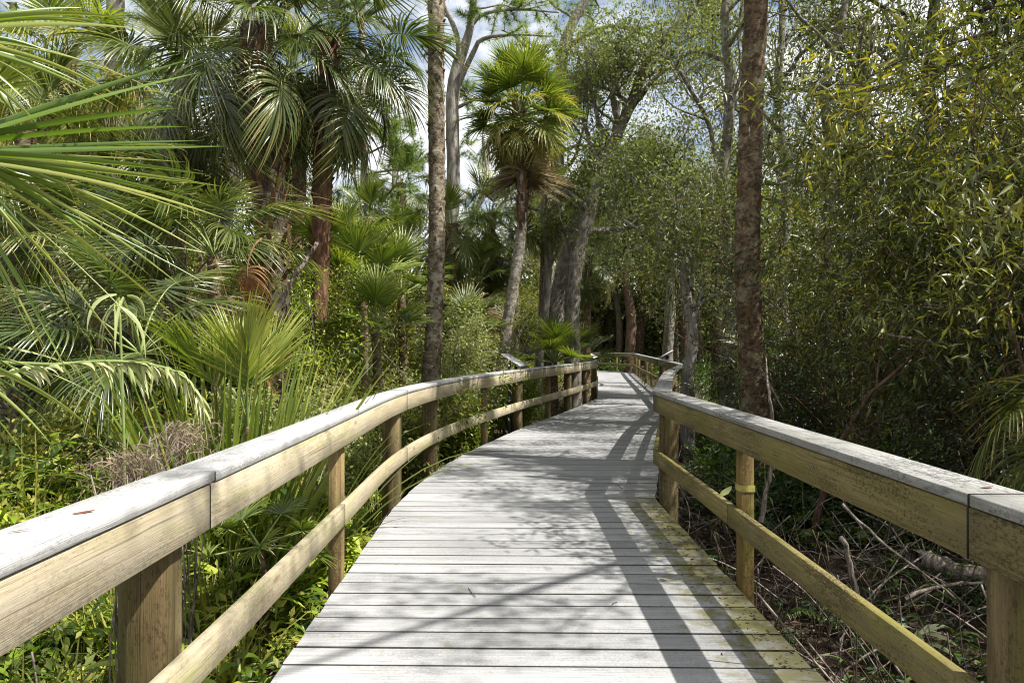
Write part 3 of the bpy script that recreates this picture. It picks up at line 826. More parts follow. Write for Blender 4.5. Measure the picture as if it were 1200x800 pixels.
# ------------------------------------------------------------------ branching trees
def grow(rng, p, d, L, r, lvl, mx, out, tw, up=.08, ang=(28, 62), nch=(4, 6), wig=.16, ratio=.62, first=.35, rend=.5):
    n = 7 if lvl < 2 else 5
    pts = [p]; d = nrm(d)
    for k in range(n):
        d = nrm(d + wig * rng.standard_normal(3) + np.array([0, 0, up])); p = p + d * L / n; pts.append(p)
    pts = np.array(pts); rad = np.linspace(r, r * (rend if lvl < mx else .3), n + 1)
    out.append((pts, rad, lvl))
    if lvl >= mx: tw.append(pts); return
    kids(rng, pts, rad, L, lvl, mx, out, tw, up, ang, nch, wig, ratio, first, rend)


def kids(rng, pts, rad, L, lvl, mx, out, tw, up, ang, nch, wig, ratio, first, rend, count=None):
    m = count or rng.integers(nch[0], nch[1] + 1)
    for q in range(m):
        t = first + (1 - first) * ((q + rng.uniform(.2, .9)) / m); x = min(t, .999) * (len(pts) - 1); i = int(x); f = x - i
        pos = pts[i] * (1 - f) + pts[i + 1] * f; dd = nrm(pts[i + 1] - pts[i])
        perp = nrm(np.cross(dd, rng.standard_normal(3))); a = math.radians(rng.uniform(*ang))
        grow(rng, pos, dd * math.cos(a) + perp * math.sin(a), L * ratio * rng.uniform(.75, 1.2) * (1.15 - .45 * t), max(np.interp(x, np.arange(len(rad)), rad) * .52, .004), lvl + 1, mx, out, tw, up, ang, nch, wig, ratio, first, rend)


def wood(out, name, mat, parent, rng, minr=0., sides=(12, 8, 5, 4)):
    mb = MB()
    for pts, rad, lvl in out:
        if rad[0] < minr: continue
        V, F, uv = tube(pts, rad, sides[min(lvl, 3)], .04 if lvl < 2 else 0, rng, False); mb.add(V, F, .5, uv)
    return mb.build(name, M[mat], parent, True)


def leafcloud(tw, rng, per, L, W, spread=.12, hang=.25, tintmid=.5, tintsd=.24):
    C, D, T = [], [], []
    for pts in tw:
        n = rng.poisson(per) + 1
        x = rng.random(n) * (len(pts) - 1.001); i = x.astype(int); f = (x - i)[:, None]
        c = pts[i] * (1 - f) + pts[i + 1] * f + rng.normal(0, spread, (n, 3))
        d = nrm(nrm(pts[-1] - pts[0]) * .7 + rng.normal(0, .75, (n, 3)) + np.array([0, 0, -hang]))
        C.append(c); D.append(d); T.append(np.full(n, rng.normal(tintmid, tintsd)) + rng.normal(0, .11, n))
    C, D, T = np.concatenate(C), np.concatenate(D), np.clip(np.concatenate(T), 0, 1)
    l = L * rng.uniform(.6, 1.3, len(C))
    V, F = leaves(C, D, l, l * W, rng)
    return MB().add(V, F, np.repeat(T, 4))


MOSS = []


def moss(pts_list, parent, rng, n, Lr=(.3, .9)):
    if not MOSS:
        r2 = np.random.default_rng(5)
        for v in range(5):
            m = 11; st = r2.normal(0, .13, (m, 3)) * np.array([1, 1, .5])
            V, F, k = straps(st, r2.normal(0, .16, (m, 3)) + np.array([0, 0, -1.]), r2.uniform(.3, 1., m), .02, 0, 8, .3, r2.normal(0, 1, (m, 3)), lambda t: np.interp(t, [0, .3, .5, .7, 1], [.6, 1, .7, 1, .1]))
            V = V + (np.sin(V[:, 2:3] * 17 + V[:, 0:1] * 9) * .015)
            MOSS.append(MB().add(V, F, np.repeat(r2.random(m), k)).mesh('spanish_moss', M['moss']))
    for q in range(n):
        b = pts_list[rng.integers(len(pts_list))]; p = b[rng.integers(len(b))]
        link('spanish_moss', MOSS[rng.integers(5)], parent, Matrix.Translation(Vector(p)) @ Matrix.Rotation(rng.uniform(0, 6.28), 4, 'Z') @ Matrix.Scale(rng.uniform(*Lr) * 1.3, 4))


def tree(name, label, path, radii, bark, leaf, seed, cat='tree', limbs=9, limbL=2.6, mx=3, up=.05, ang=(30, 75), nch=(4, 6), wig=.2, per=26, L=.08, W=.42, spread=.2, first=.35, nmoss=0, mossL=(.3, .9), group=None, extra=None, ratio=.6, tint=.5, hang=.25):
    rng = np.random.default_rng(seed)
    path = np.asarray(path, float); base = path[0].copy(); base[2] = float(ground_z(base[0], base[1]))
    if path[0][2] > base[2] + .02: path = np.vstack([[base - [0, 0, .1]], path]); radii = [radii[0] * 1.2] + list(radii)
    root = empty(name, base, label, cat, group)
    sm = catmull(np.column_stack([path - base, radii]), .25)
    out, tw = [(sm[:, :3], sm[:, 3], 0)], []
    Lt = np.linalg.norm(np.diff(sm[:, :3], axis=0), axis=1).sum()
    kids(rng, sm[:, :3], sm[:, 3], limbL / ratio, 0, mx, out, tw, up, ang, nch, wig, ratio, first, .5, limbs)
    for e in (extra or []):
        ep = catmull(np.column_stack([np.asarray(e[0], float) - base, np.asarray(e[1])]), .25)
        out.append((ep[:, :3], ep[:, 3], 1)); kids(rng, ep[:, :3], ep[:, 3], limbL * .7 / ratio, 1, mx, out, tw, up, ang, nch, wig, ratio, .3, .5, 6)
    wood(out, 'trunk', bark, root, rng)
    if leaf and per > 0:
        leafcloud(tw, rng, per, L, W, spread, hang, tint).build('crown', M[leaf], root)
    if nmoss: moss([o[0] for o in out if o[2] >= 1], root, rng, nmoss, mossL)
    return root


def needles(tw, rng, tufts=3, per=34, L=.30):
    P0, D0, T = [], [], []
    for pts in tw:
        for q in range(tufts):
            c = pts[max(len(pts) - 1 - q, 1)]; d = nrm(pts[-1] - pts[-2])
            P0.append(np.repeat(c[None], per, 0)); D0.append(d * .55 + nrm(rng.standard_normal((per, 3)))); T.append(np.full(per, rng.uniform(.2, .9)))
    P0, D0, T = np.concatenate(P0), np.concatenate(D0), np.concatenate(T)
    D0 = nrm(D0); n = len(P0); s = nrm(np.cross(D0, rng.standard_normal((n, 3)))); l = L * rng.uniform(.6, 1.1, n)[:, None]
    V = np.stack([P0 - s * .006, P0 + s * .006, P0 + D0 * l], 1).reshape(-1, 3)
    return MB().add(V, np.arange(n * 3).reshape(-1, 3), np.repeat(T, 3))


def pine(label, path, radii, seed, bark='bark_pale', limbs=8, limbL=1.8, first=.5, extra=None, tufts=5, mx=2, per=46, nmoss=0):
    rng = np.random.default_rng(seed)
    path = np.asarray(path, float); base = path[0].copy(); base[2] = float(ground_z(base[0], base[1]))
    if path[0][2] > base[2] + .02: path = np.vstack([[base - [0, 0, .1]], path]); radii = [radii[0] * 1.1] + list(radii)
    root = empty('pine_tree', base, label, 'pine tree')
    sm = catmull(np.column_stack([path - base, radii]), .25); out, tw = [(sm[:, :3], sm[:, 3], 0)], []
    kids(rng, sm[:, :3], sm[:, 3] * .6, limbL / .6, 0, mx, out, tw, .02, (50, 95), (6, 8), .2, .6, first, .45, limbs)
    for e in (extra or []):
        ep = catmull(np.column_stack([np.asarray(e[0], float) - base, np.asarray(e[1])]), .25)
        out.append((ep[:, :3], ep[:, 3], 1)); kids(rng, ep[:, :3], ep[:, 3], limbL * .7 / .6, 1, mx, out, tw, .06, (30, 70), (4, 6), .2, .6, .45, .45, 5)
    wood(out, 'trunk', bark, root, rng)
    needles(tw, rng, tufts, per).build('crown', M['needle'], root)
    if nmoss: moss([o[0] for o in out if o[2] >= 1], root, rng, nmoss)
    return root


Y = 20.0
pine('grey forked pine against the white clouds, behind the tall mottled palm trunk', [P(524, 330, Y), P(531, 220, Y), P(530, 120, Y), P(537, 75, Y), P(550, 35, Y), P(556, -20, Y), P(560, -120, Y)], [.22, .2, .2, .17, .12, .10, .05], 201, limbs=8, first=.55,
     extra=[([P(539, 80, Y), P(535, 40, Y - .3), P(520, 5, Y - .6), P(505, -40, Y - .8)], [.10, .08, .06, .03]),
            ([P(534, 105, Y), P(556, 58, Y - .3), P(566, 45, Y - .4), P(600, 40, Y - .6), P(650, 42, Y - .8)], [.09, .075, .06, .045, .02]),
            ([P(548, 38, Y), P(562, 18, Y), P(600, 10, Y), P(655, 14, Y + .4)], [.08, .06, .05, .02])])
Y = 15.5
pine('pale straight pine trunk behind the broad dark palm fans', [P(127, 330, Y), P(130, 170, Y), P(132, 60, Y), P(136, -40, Y), P(138, -150, Y)], [.2, .19, .18, .17, .14], 202, limbs=8, first=.75)
Y = 13.5
pine('leaning grey trunk beside the dark vine-wrapped palm', [P(255, 300, Y), P(268, 225, Y), P(279, 160, Y), P(287, 80, Y), P(291, 0, Y), P(293, -120, Y)], [.19, .17, .16, .15, .14, .1], 203, limbs=8, first=.7)
Y = 19.0
pine('thin pine showing through the gap beside the mottled trunk', [P(425, 330, Y), P(427, 200, Y), P(423, 100, Y), P(424, 20, Y), P(424, -60, Y)], [.12, .11, .1, .09, .07], 204, limbs=14, first=.4, limbL=1.7)
Y = 24.0
pine('pine with airy green needle sprays above the leaning oak', [P(640, 330, Y), P(652, 230, Y), P(655, 130, Y), P(660, 60, Y), P(672, 25, Y), P(690, -10, Y), P(705, -70, Y)], [.25, .24, .22, .2, .17, .14, .08], 205, bark='bark', limbs=15, first=.40, limbL=2.8, per=44,
     extra=[([P(664, 55, Y), P(690, 40, Y - .5), P(720, 30, Y - 1), P(770, 45, Y - 1)], [.12, .09, .06, .03]), ([P(668, 60, Y), P(700, 66, Y), P(740, 62, Y), P(785, 72, Y)], [.10, .07, .05, .02])])
Y = 30.0
pine('distant pine crown low beside the blue sky gap', [P(462, 330, Y), P(462, 200, Y), P(464, 150, Y)], [.14, .11, .05], 206, limbs=12, first=.45, limbL=2.0)
pine('distant pine crown between the forked pine and the mop-headed palm', [P(500, 330, Y), P(566, 230, Y), P(566, 160, Y)], [.14, .11, .05], 207, limbs=10, first=.5, limbL=1.6)

Y = 17.5
tree('oak_tree', 'slender leaning oak with mossy limbs reaching into the sky right of the mop-headed palm', [P(672, 330, Y), P(692, 245, Y), P(712, 185, Y), P(738, 125, Y), P(757, 75, Y), P(785, 38, Y), P(815, 10, Y), P(850, -40, Y)], [.2, .17, .15, .13, .11, .09, .07, .04],
     'bark', 'oak_grey', 211, limbs=14, limbL=2.3, first=.38, per=80, L=.085, spread=.36, nmoss=46, mossL=(.4, 1.1),
     extra=[([P(740, 122, Y), P(715, 105, Y), P(690, 98, Y)], [.06, .045, .02]), ([P(720, 165, Y), P(745, 120, Y + .4), P(775, 85, Y + .6), P(800, 75, Y + .8), P(835, 60, Y + 1)], [.09, .08, .06, .04, .02])])
Y = 21.0
tree('oak_tree', 'thick grey leaning trunk behind the palmettos at the railing end', [P(640, 425, Y), P(650, 370, Y), P(662, 320, Y), P(672, 280, Y), P(690, 230, Y), P(715, 190, Y), P(725, 120, Y)], [.36, .33, .31, .28, .2, .15, .08],
     'bark', 'oak', 212, limbs=9, limbL=2.2, first=.5, per=60, L=.085, spread=.25, nmoss=36)
Y = 19.5
tree('oak_tree', 'pale crooked trunk close beside the mop-headed palm', [P(632, 420, Y), P(640, 350, Y), P(642, 290, Y), P(636, 250, Y), P(640, 200, Y)], [.13, .12, .1, .09, .05], 'bark_pale', 'oak', 213, limbs=5, limbL=1.4, first=.55, per=40, L=.08, nmoss=10)
# the mound of leaves over the walk and its dark stems
WL = [(800, 130, 13.0, 3.0, 'crooked mossy tree standing right behind the railing corner', 'bark_pale', 'oak_grey', .125, [(806, 440), (812, 400), (806, 355), (800, 300), (790, 230)]),
      (745, 200, 46, 4.5, 'reddish dark trunk under the sunlit leaf mound at the far bend', 'bark_rust', 'oak', .36, [(748, 425), (750, 380), (752, 335), (756, 280), (750, 215)]),
      (690, 200, 44, 4.2, 'shaded hung-with-moss tree right of the far sunlit railing end', 'bark_dark', 'oak', .3, [(690, 415), (688, 350), (692, 290), (700, 235)]),
      (840, 190, 19.0, 3.4, 'dark-stemmed tree between the railing corner and the stout palm trunk', 'bark_dark', 'oak_grey', .2, [(842, 430), (838, 350), (842, 280), (836, 200)]),
      (790, 180, 27.0, 3.6, 'tree behind the leaf mound with grey twin limbs', 'bark', 'oak_grey', .22, [(782, 420), (786, 350), (780, 280), (790, 190)]),
      (715, 235, 47, 4.4, 'slim dark tree standing over the far railing crossing', 'bark_dark', 'oak', .18, [(716, 412), (714, 350), (720, 300), (716, 240)]),
      (860, 60, 13.0, 3.0, 'tall airy tree behind the stout palm trunk with pale small leaves', 'bark', 'oak_grey', .14, [(852, 430), (856, 330), (848, 220), (856, 110), (850, 30), (856, -60)]),
      (905, 80, 16.5, 3.4, 'airy tree showing sky through its twigs just right of the stout palm trunk', 'bark', 'oak', .15, [(920, 430), (916, 330), (922, 220), (912, 110), (918, 20), (910, -60)]),
      (960, 60, 12.5, 3.0, 'thin tree with bare crossing twigs above the thicket', 'bark', 'willow', .12, [(972, 430), (966, 320), (974, 200), (968, 100), (990, 10), (985, -70)]),
      (1090, 120, 13.5, 3.4, 'broad shaggy tree behind the thicket of narrow leaves', 'bark_dark', 'willow', .2, [(1090, 430), (1084, 320), (1096, 200), (1088, 80), (1100, -20)]),
      (1200, 140, 12.0, 3.2, 'dark tree behind the thicket at the picture edge', 'bark_dark', 'oak', .2, [(1210, 430), (1204, 300), (1214, 170), (1206, 40), (1210, -60)]),
      (1010, 200, 19.0, 3.6, 'deep-shade tree far behind the thicket', 'bark_dark', 'oak', .22, [(1010, 420), (1014, 320), (1006, 220), (1014, 110), (1010, 20)])]
for i, (px, py, Y, lL, lb, bk, lf, r, pp) in enumerate(WL):
    n = len(pp)
    tree('hardwood_tree', lb, [P(a, b, Y) for a, b in pp], list(np.linspace(r, r * .45, n)), bk, lf, 230 + i, limbs=11, limbL=lL * (.62 if i == 0 else .8), first=.45 if i not in (0, 1) else .5, per=(45 if i == 0 else 80) if i < 6 else (20 if i < 9 else 45), L=.085, W=.42, spread=.26, nmoss=14 if i < 6 else 6, mossL=(.4, 1.1) if i in (0, 3) else (.6, 1.3), up=-.01, ratio=.62)

tree('hardwood_tree', 'tall thin-crowned tree standing inside the thicket beside the near greenish railing', [(7.6, 4.6, -.5), (7.2, 5.0, 2.5), (6.8, 5.4, 5.0), (6.1, 5.9, 7.2), (5.5, 6.3, 8.6)], [.16, .14, .12, .09, .05], 'bark_dark', 'oak', 290, limbs=8, limbL=2.3, first=.68, per=36, L=.085, W=.42, spread=.13, up=.02, ratio=.62,
     extra=[([(6.7, 5.4, 5.4), (5.8, 4.4, 6.4), (4.9, 3.2, 7.1), (4.1, 2.2, 7.5), (3.5, 1.5, 7.7)], [.08, .06, .045, .03, .015]), ([(6.4, 5.7, 6.4), (5.4, 7.0, 7.2), (4.4, 8.0, 7.7), (3.5, 8.8, 8.0)], [.08, .06, .04, .02])])

rg = np.random.default_rng(77)
for q in range(13):
    px = 628 + q * 19 + rg.uniform(-6, 6); Yq = rg.uniform(43, 54)
    tree('hardwood_tree', 'slim dark leaning trunk in the deep shade beyond the far bend of the boardwalk', [P(px, 425, Yq), P(px + rg.uniform(-4, 4), 370, Yq), P(px + rg.uniform(-9, 9), 310, Yq), P(px + rg.uniform(-14, 14), 235, Yq)], [.24, .2, .17, .08] if q % 3 else [.36, .3, .24, .1],
         'bark_dark' if q % 3 else 'bark_rust', 'oak_grey', 700 + q, limbs=7, limbL=2.4, first=.55, per=40, L=.15, W=.45, spread=.35, nmoss=6, mossL=(.6, 1.4), group='slim trunks beyond the far bend')

# left background hardwoods closing the gaps
for i, (px, Y, h, lb) in enumerate([(-40, 17, 8, 'leafy tree at the picture edge behind the near blades'), (60, 21, 9, 'leafy tree behind the yellowing palm'), (180, 20, 7.5, 'leafy tree behind the broad dark palm fans'),
                                   (330, 17.5, 6.2, 'leafy tree filling the gap between dark and reddish palm trunks'), (405, 15.5, 3.6, 'vine-hung leafy shrub tree beneath the blue sky gap'), (455, 23, 5.6, 'rounded tree behind the tall mottled trunk'),
                                   (600, 30, 7.5, 'rounded tree far behind the mop-headed palm')]):
    b = P(px, 404, Y)
    tree('hardwood_tree', lb, [(b[0], Y, -.4), (b[0] + .2, Y, h * .4), (b[0] - .1, Y, h * .75), (b[0], Y, h)], [.18, .15, .1, .04], 'bark', 'oak', 260 + i, limbs=13, limbL=h * .3, first=.12, per=75, L=.09, W=.45, spread=.26, ratio=.62, nmoss=5, up=0, tint=.6)


# ------------------------------------------------------------------ shrubs
def shrub(name, label, x, y, h, wdt, nstem, leaf, bark, seed, per=22, L=.08, W=.2, spread=.09, tint=.5, lean=(0, 0), hang=.5, mx=2, cat='shrub', z0=None, limbs=9, r=.02):
    rng = np.random.default_rng(seed)
    z = float(ground_z(x, y)) if z0 is None else z0
    root = empty(name, (x, y, z), label, cat)
    out, tw = [], []
    for s in range(nstem):
        a = rng.uniform(0, 2 * PI); k = rng.uniform(.2, 1) * wdt / h
        d = np.array([math.cos(a) * k + lean[0], math.sin(a) * k + lean[1], 1.])
        st = np.array([math.cos(a), math.sin(a), 0]) * .12 * rng.random()
        p = st - [0, 0, .05]; pts = [p]; d = nrm(d); n = 8; H = h * rng.uniform(.7, 1.05)
        for q in range(n):
            d = nrm(d + .10 * rng.standard_normal(3) + np.array([d[0], d[1], 0]) * .08); p = p + d * H / n; pts.append(p)
        pts = np.array(pts); rad = np.linspace(r * rng.uniform(.7, 1.4), r * .3, n + 1)
        out.append((pts, rad, 1))
        kids(rng, pts, rad, h * .34 / .6, 0, mx, out, tw, .03, (25, 70), (4, 6), .2, .6, .22, .45, limbs)
    wood(out, 'stem', bark, root, rng, sides=(8, 6, 4, 3))
    leafcloud(tw, rng, per, L, W, spread, hang, tint).build('foliage', M[leaf], root)
    return root


SH = [('tall narrow-leaved shrub with yellowing leaves arching over the near greenish railing', 4.6, 6.2, 5.2, 1.7, 12, 'willow', .74),
      ('narrow-leaved shrub deepest in the thicket with olive leaves', 6.0, 7.6, 5.6, 1.9, 12, 'willow', .55),
      ('narrow-leaved shrub right behind the stout palm trunk', 4.9, 9.6, 4.8, 1.2, 10, 'willow', .5),
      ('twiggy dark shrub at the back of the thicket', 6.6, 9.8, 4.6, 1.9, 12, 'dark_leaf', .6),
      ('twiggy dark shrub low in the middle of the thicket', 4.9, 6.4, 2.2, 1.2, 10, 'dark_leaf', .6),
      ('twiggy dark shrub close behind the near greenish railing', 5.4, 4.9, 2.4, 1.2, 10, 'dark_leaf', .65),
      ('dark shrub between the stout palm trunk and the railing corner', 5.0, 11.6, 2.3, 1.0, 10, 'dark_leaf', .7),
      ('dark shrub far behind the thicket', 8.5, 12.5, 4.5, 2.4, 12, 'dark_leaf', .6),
      ('shaded shrub past the crooked mossy tree', 7.0, 16.0, 2.2, 1.4, 10, 'dark_leaf', .7),
      ('overhanging olive shrub at the upper picture corner', 6.3, 5.6, 5.6, 1.9, 11, 'willow', .80)]
for i, (lb, x, y, h, w, ns, lf, ti) in enumerate(SH):
    big = lf == 'willow'
    shrub('shrub', lb, x, y, h, w, ns, lf, 'bark_dark' if i % 2 else 'bark_rust', 300 + i, per=(44 if i in (0, 9) else 46) if big else (22 if i in (4, 5) else 40), L=(.125 if i in (0, 9) else .095) if big else .055, W=.17 if big else .4, spread=.10, tint=ti, hang=.6 if big else .2, limbs=8)
shrub('sapling', 'thin red-brown sapling stem standing in the thicket', 3.05, 7.0, 2.5, .3, 2, 'willow', 'bark_rust', 320, per=8, L=.09, W=.2, tint=.65, r=.035, cat='sapling', limbs=5)
LS_ = [('bushy viny shrub in sun between the reddish palm and the mottled trunk', P(440, 404, 9.4), 1.6, 1.0, 9, 'oak', .7),
       ('grey-leaved arching shrub in front of the mop-headed palm', P(520, 404, 12.6), 2.6, 1.1, 9, 'oak_grey', .7),
       ('light green leafy shrub just behind the railing below the mop-headed palm', P(540, 404, 11.8), 1.4, .5, 9, 'herb', .6),
       ('light green leafy shrub behind the railing near the far corner', P(600, 404, 15.2), 1.5, .6, 8, 'herb', .5),
       ('olive shrub behind the reddish palm trunk', P(350, 404, 12.2), 3.2, 1.4, 10, 'oak', .65),
       ('lime leafy vine climbing beside the reddish palm trunk', P(362, 404, 9.6), 2.9, .5, 6, 'herb', .85),
       ('sunlit tangled shrub behind the sedge clump', P(330, 404, 7.0), 1.5, .9, 9, 'oak_grey', .8),
       ('small leafy shrub behind the railing at the foot of the mottled trunk', P(455, 404, 8.9), 1.3, .45, 8, 'oak', .55),
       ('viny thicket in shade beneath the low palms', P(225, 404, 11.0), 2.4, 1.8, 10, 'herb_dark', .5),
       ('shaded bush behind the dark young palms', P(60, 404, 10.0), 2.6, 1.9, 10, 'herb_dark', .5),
       ('tall light shrub beneath the blue sky gap', P(415, 404, 13.5), 3.4, 1.3, 10, 'oak', .75)]
for i, (lb, p, h, w, ns, lf, ti) in enumerate(LS_):
    shrub('shrub', lb, p[0], p[1], h, w, ns, lf, 'bark', 340 + i, per=42, L=.065, W=.42, spread=.10, tint=ti, hang=.2, limbs=8)

# sedge / strap clump in the sunny mid left
def clump(name, label, x, y, n, L, W, seed, mat, spread=.55, droop=.5, cat='plant', r0=.12, part='blades', tint=(.1, .8), lean=(0, 0)):
    rng = np.random.default_rng(seed); z = float(ground_z(x, y)); root = empty(name, (x, y, z), label, cat)
    a = rng.uniform(0, 2 * PI, n); k = rng.random(n) ** .7 * spread
    D = np.stack([np.cos(a) * k + lean[0], np.sin(a) * k + lean[1], np.ones(n)], 1)
    P0 = np.stack([np.cos(a) * r0 * rng.random(n), np.sin(a) * r0 * rng.random(n), np.full(n, -.03)], 1)
    V, F, kk = straps(P0, D, L * rng.uniform(.55, 1.1, n), W * rng.uniform(.6, 1.2, n), droop * rng.uniform(.1, 1.4, n), 9, .4, rng.normal(0, 1, (n, 3)) * [1, 1, .2], lambda t: np.interp(t, [0, .3, .7, 1], [.8, 1, .7, .03]))
    MB().add(V, F, np.clip(np.repeat(rng.uniform(*tint, n), kk) + np.tile(np.repeat(np.linspace(0, .15, 10), 3), n), 0, 1)).build(part, M[mat], root)
    return root


sx = P(268, 404, 5.2)
clump('sedge_clump', 'big clump of upright green strap blades behind the sunlit railing', sx[0], sx[1], 170, 2.0, .044, 401, 'frond_bright', .5, .35, r0=.3, tint=(.15, .85))
sx = P(325, 404, 5.6)
clump('sedge_clump', 'looser clump of thin arching blades just beyond the big strap clump', sx[0], sx[1], 130, 2.1, .015, 402, 'frond', .75, .7, r0=.3, tint=(.2, .9))
sx = P(210, 404, 5.6)
clump('dry_grass_tuft', 'dry pale grass tuft between the strap clump and the dark young palm', sx[0], sx[1], 90, 1.3, .008, 403, 'frond_dead', .9, 1.4, r0=.25)
# rust-brown dead fan and pale leaning branch
rng = np.random.default_rng(9)
palmetto('upright bright fan-leaved plant growing out of the strap clump', 290, 500, 5.2, 7, .62, 'young', 160, 88, 64)
d = empty('dead_frond', P(280, 305, 6.4), 'rust-brown dead palm fan hanging behind the strap clump', 'palm frond')
put_frond(FR['rust'][0], d, (.1, .3, .25), math.radians(165), -.4, .2, .62)
d = empty('dead_frond', P(310, 400, 5.9), 'small orange-brown dead fan low among the strap blades', 'palm frond')
put_frond(FR['rust'][0], d, (.15, .1, .1), math.radians(120), -.4, .6, .45)


def stick(label, pts, r0, r1, name='fallen_branch', mat='stick', cat='branch', twigs=0, seed=1):
    rng = np.random.default_rng(seed); pts = np.asarray(pts, float); base = pts[0]
    root_pts = catmull(pts - base, .06); root_pts += rng.normal(0, r0 * .25, root_pts.shape)
    mb = MB(); V, F, uv = tube(root_pts, np.linspace(r0, r1, len(root_pts)), 7, .06, rng); mb.add(V, F, .5, uv)
    for q in range(twigs):
        i = rng.integers(len(root_pts) // 3, len(root_pts)); dd = nrm(rng.normal(0, 1, 3)); L = rng.uniform(.1, .35)
        tp = np.array([root_pts[i], root_pts[i] + dd * L * .5, root_pts[i] + dd * L + [0, 0, -.03]]); V, F, uv = tube(tp, [r1 * .8, r1 * .5, r1 * .3], 4); mb.add(V, F, .5, uv)
    o = mb.build(name, M[mat], None, True); o.location = Vector([float(v) for v in base])
    return tag(o, label, cat)


stick('pale broken branch slanting up beside the reddish palm trunk', [P(322, 370, 8.2), P(345, 325, 8.2), P(372, 285, 8.3)], .03, .026, seed=2)


def arching_stalk():
    rng = np.random.default_rng(21)
    pts = catmull([P(-40, 455, 2.9), P(10, 437, 2.95), P(80, 426, 3.0), P(150, 424, 3.05), P(205, 435, 3.1), P(232, 462, 3.12), P(243, 500, 3.15)], .04)
    b = P(-60, 560, 2.9); b[2] = float(ground_z(b[0], b[1]))
    root = empty('flower_stalk', b, 'pale arching palm flower stalk with hanging bracts above the herbs', 'flower stalk')
    full = np.vstack([[b - [0, 0, .05]], [b + [0, 0, .5]], pts[:1], pts[1:]])
    q = catmull(full[[0, 1, 2, 8]], .1)
    al = np.vstack([q[:-1], pts[8:]]) - b
    V, F, uv = tube(al, np.linspace(.014, .004, len(al)), 6)
    MB().add(V, F, .5, uv).build('stem', M['petiole'], root, True)
    mb = MB(); pp = pts - b; n = 130
    x = rng.random(n) ** .8 * (len(pp) - 2); i = x.astype(int)
    tg = nrm(pp[i + 1] - pp[i]); D = tg * .9 + rng.normal(0, .35, (n, 3)) + np.array([0, 0, -.15])
    V, F, k = straps(pp[i], D, rng.uniform(.05, .13, n), rng.uniform(.010, .024, n), 1.2, 5, .5, rng.normal(0, 1, (n, 3)))
    mb.add(V, F, np.repeat(rng.random(n), k))
    i = rng.integers(len(pp) // 2, len(pp) - 1, 26)
    V, F, k = straps(pp[i], rng.normal(0, .2, (26, 3)) + np.array([.2, 0, -1]), rng.uniform(.06, .2, 26), .012, .4, 6, .4, rng.normal(0, 1, (26, 3)))
    mb.add(V, F, np.repeat(rng.random(26), k)); mb.build('bracts', M['pale'], root)


arching_stalk()


def hanging_bracts():
    rng = np.random.default_rng(22); b = P(140, 385, 3.6); z = float(ground_z(b[0], b[1]))
    root = empty('flower_stalk', (b[0], b[1], z), 'short upright stalk hung with pale wilted strips in front of the dark young palm', 'flower stalk')
    h = P(140, 352, 3.6)[2] - z
    pth = catmull([(0, 0, -.05), (.03, 0, h * .5), (0, 0, h)], .1); V, F, uv = tube(pth, np.linspace(.012, .006, len(pth)), 6); MB().add(V, F, .5, uv).build('stem', M['petiole'], root, True)
    n = 11; V, F, k = straps(np.repeat([[0, 0, h]], n, 0) + rng.normal(0, .015, (n, 3)), rng.normal(0, .35, (n, 3)) + [0, 0, -.5], rng.uniform(.12, .34, n), .02, 3.0, 7, .5, rng.normal(0, 1, (n, 3)))
    MB().add(V, F, np.repeat(rng.random(n) * .7, k)).build('bracts', M['pale'], root)


hanging_bracts()


def fluff(label, px, py, Y, R, seed, n=900):
    rng = np.random.default_rng(seed); c = P(px, py, Y); z = float(ground_z(c[0], c[1])); root = empty('seed_plant', (c[0], c[1], z), label, 'dry plant')
    h = c[2] - z; mb = MB()
    for q in range(14):
        e = rng.normal(0, R * .5, 3) + [0, 0, h]; V, F, uv = tube(catmull([(0, 0, -.05), e * .5 + rng.normal(0, .04, 3), e], .12), .004, 4); mb.add(V, F, .4, uv)
    mb.build('stem', M['stick'], root)
    C = rng.normal(0, 1, (n, 3)) * [R, R * .8, R * .55] * .55 + [0, 0, h]
    V, F, k = straps(C, rng.normal(0, 1, (n, 3)), rng.uniform(.03, .09, n), .0035, .6, 3, 0, rng.normal(0, 1, (n, 3)))
    MB().add(V, F, np.repeat(rng.random(n), k)).build('seed_head', M['drygrass'], root)['kind'] = 'stuff'


fluff('brown fluffy dry seed heads leaning over the sunlit cap rail', 158, 545, 2.75, .15, 31, 650)
fluff('smaller brown fluffy seed heads close to the strap clump', 214, 512, 3.4, .13, 32, 450)


# ------------------------------------------------------------------ undergrowth (stuff)
def tmpl_herb(rng, n=11, L=.26, W=.055, h=.35):
    hz = rng.uniform(.1, 1, n) * h; a = np.arange(n) * 2.4 + rng.uniform(-.3, .3, n)
    D = np.stack([np.cos(a), np.sin(a), rng.uniform(.1, 1.1, n)], 1); P0 = np.stack([np.zeros(n), np.zeros(n), hz], 1)
    V, F, k = straps(P0, D, L * rng.uniform(.6, 1.2, n), W * rng.uniform(.7, 1.2, n), rng.uniform(.3, 1.3, n), 4, .35, None, lambda t: np.interp(t, [0, .12, .4, .75, 1], [.12, .6, 1, .65, .03]))
    return V, F, np.repeat(rng.uniform(.1, .9, n), k)


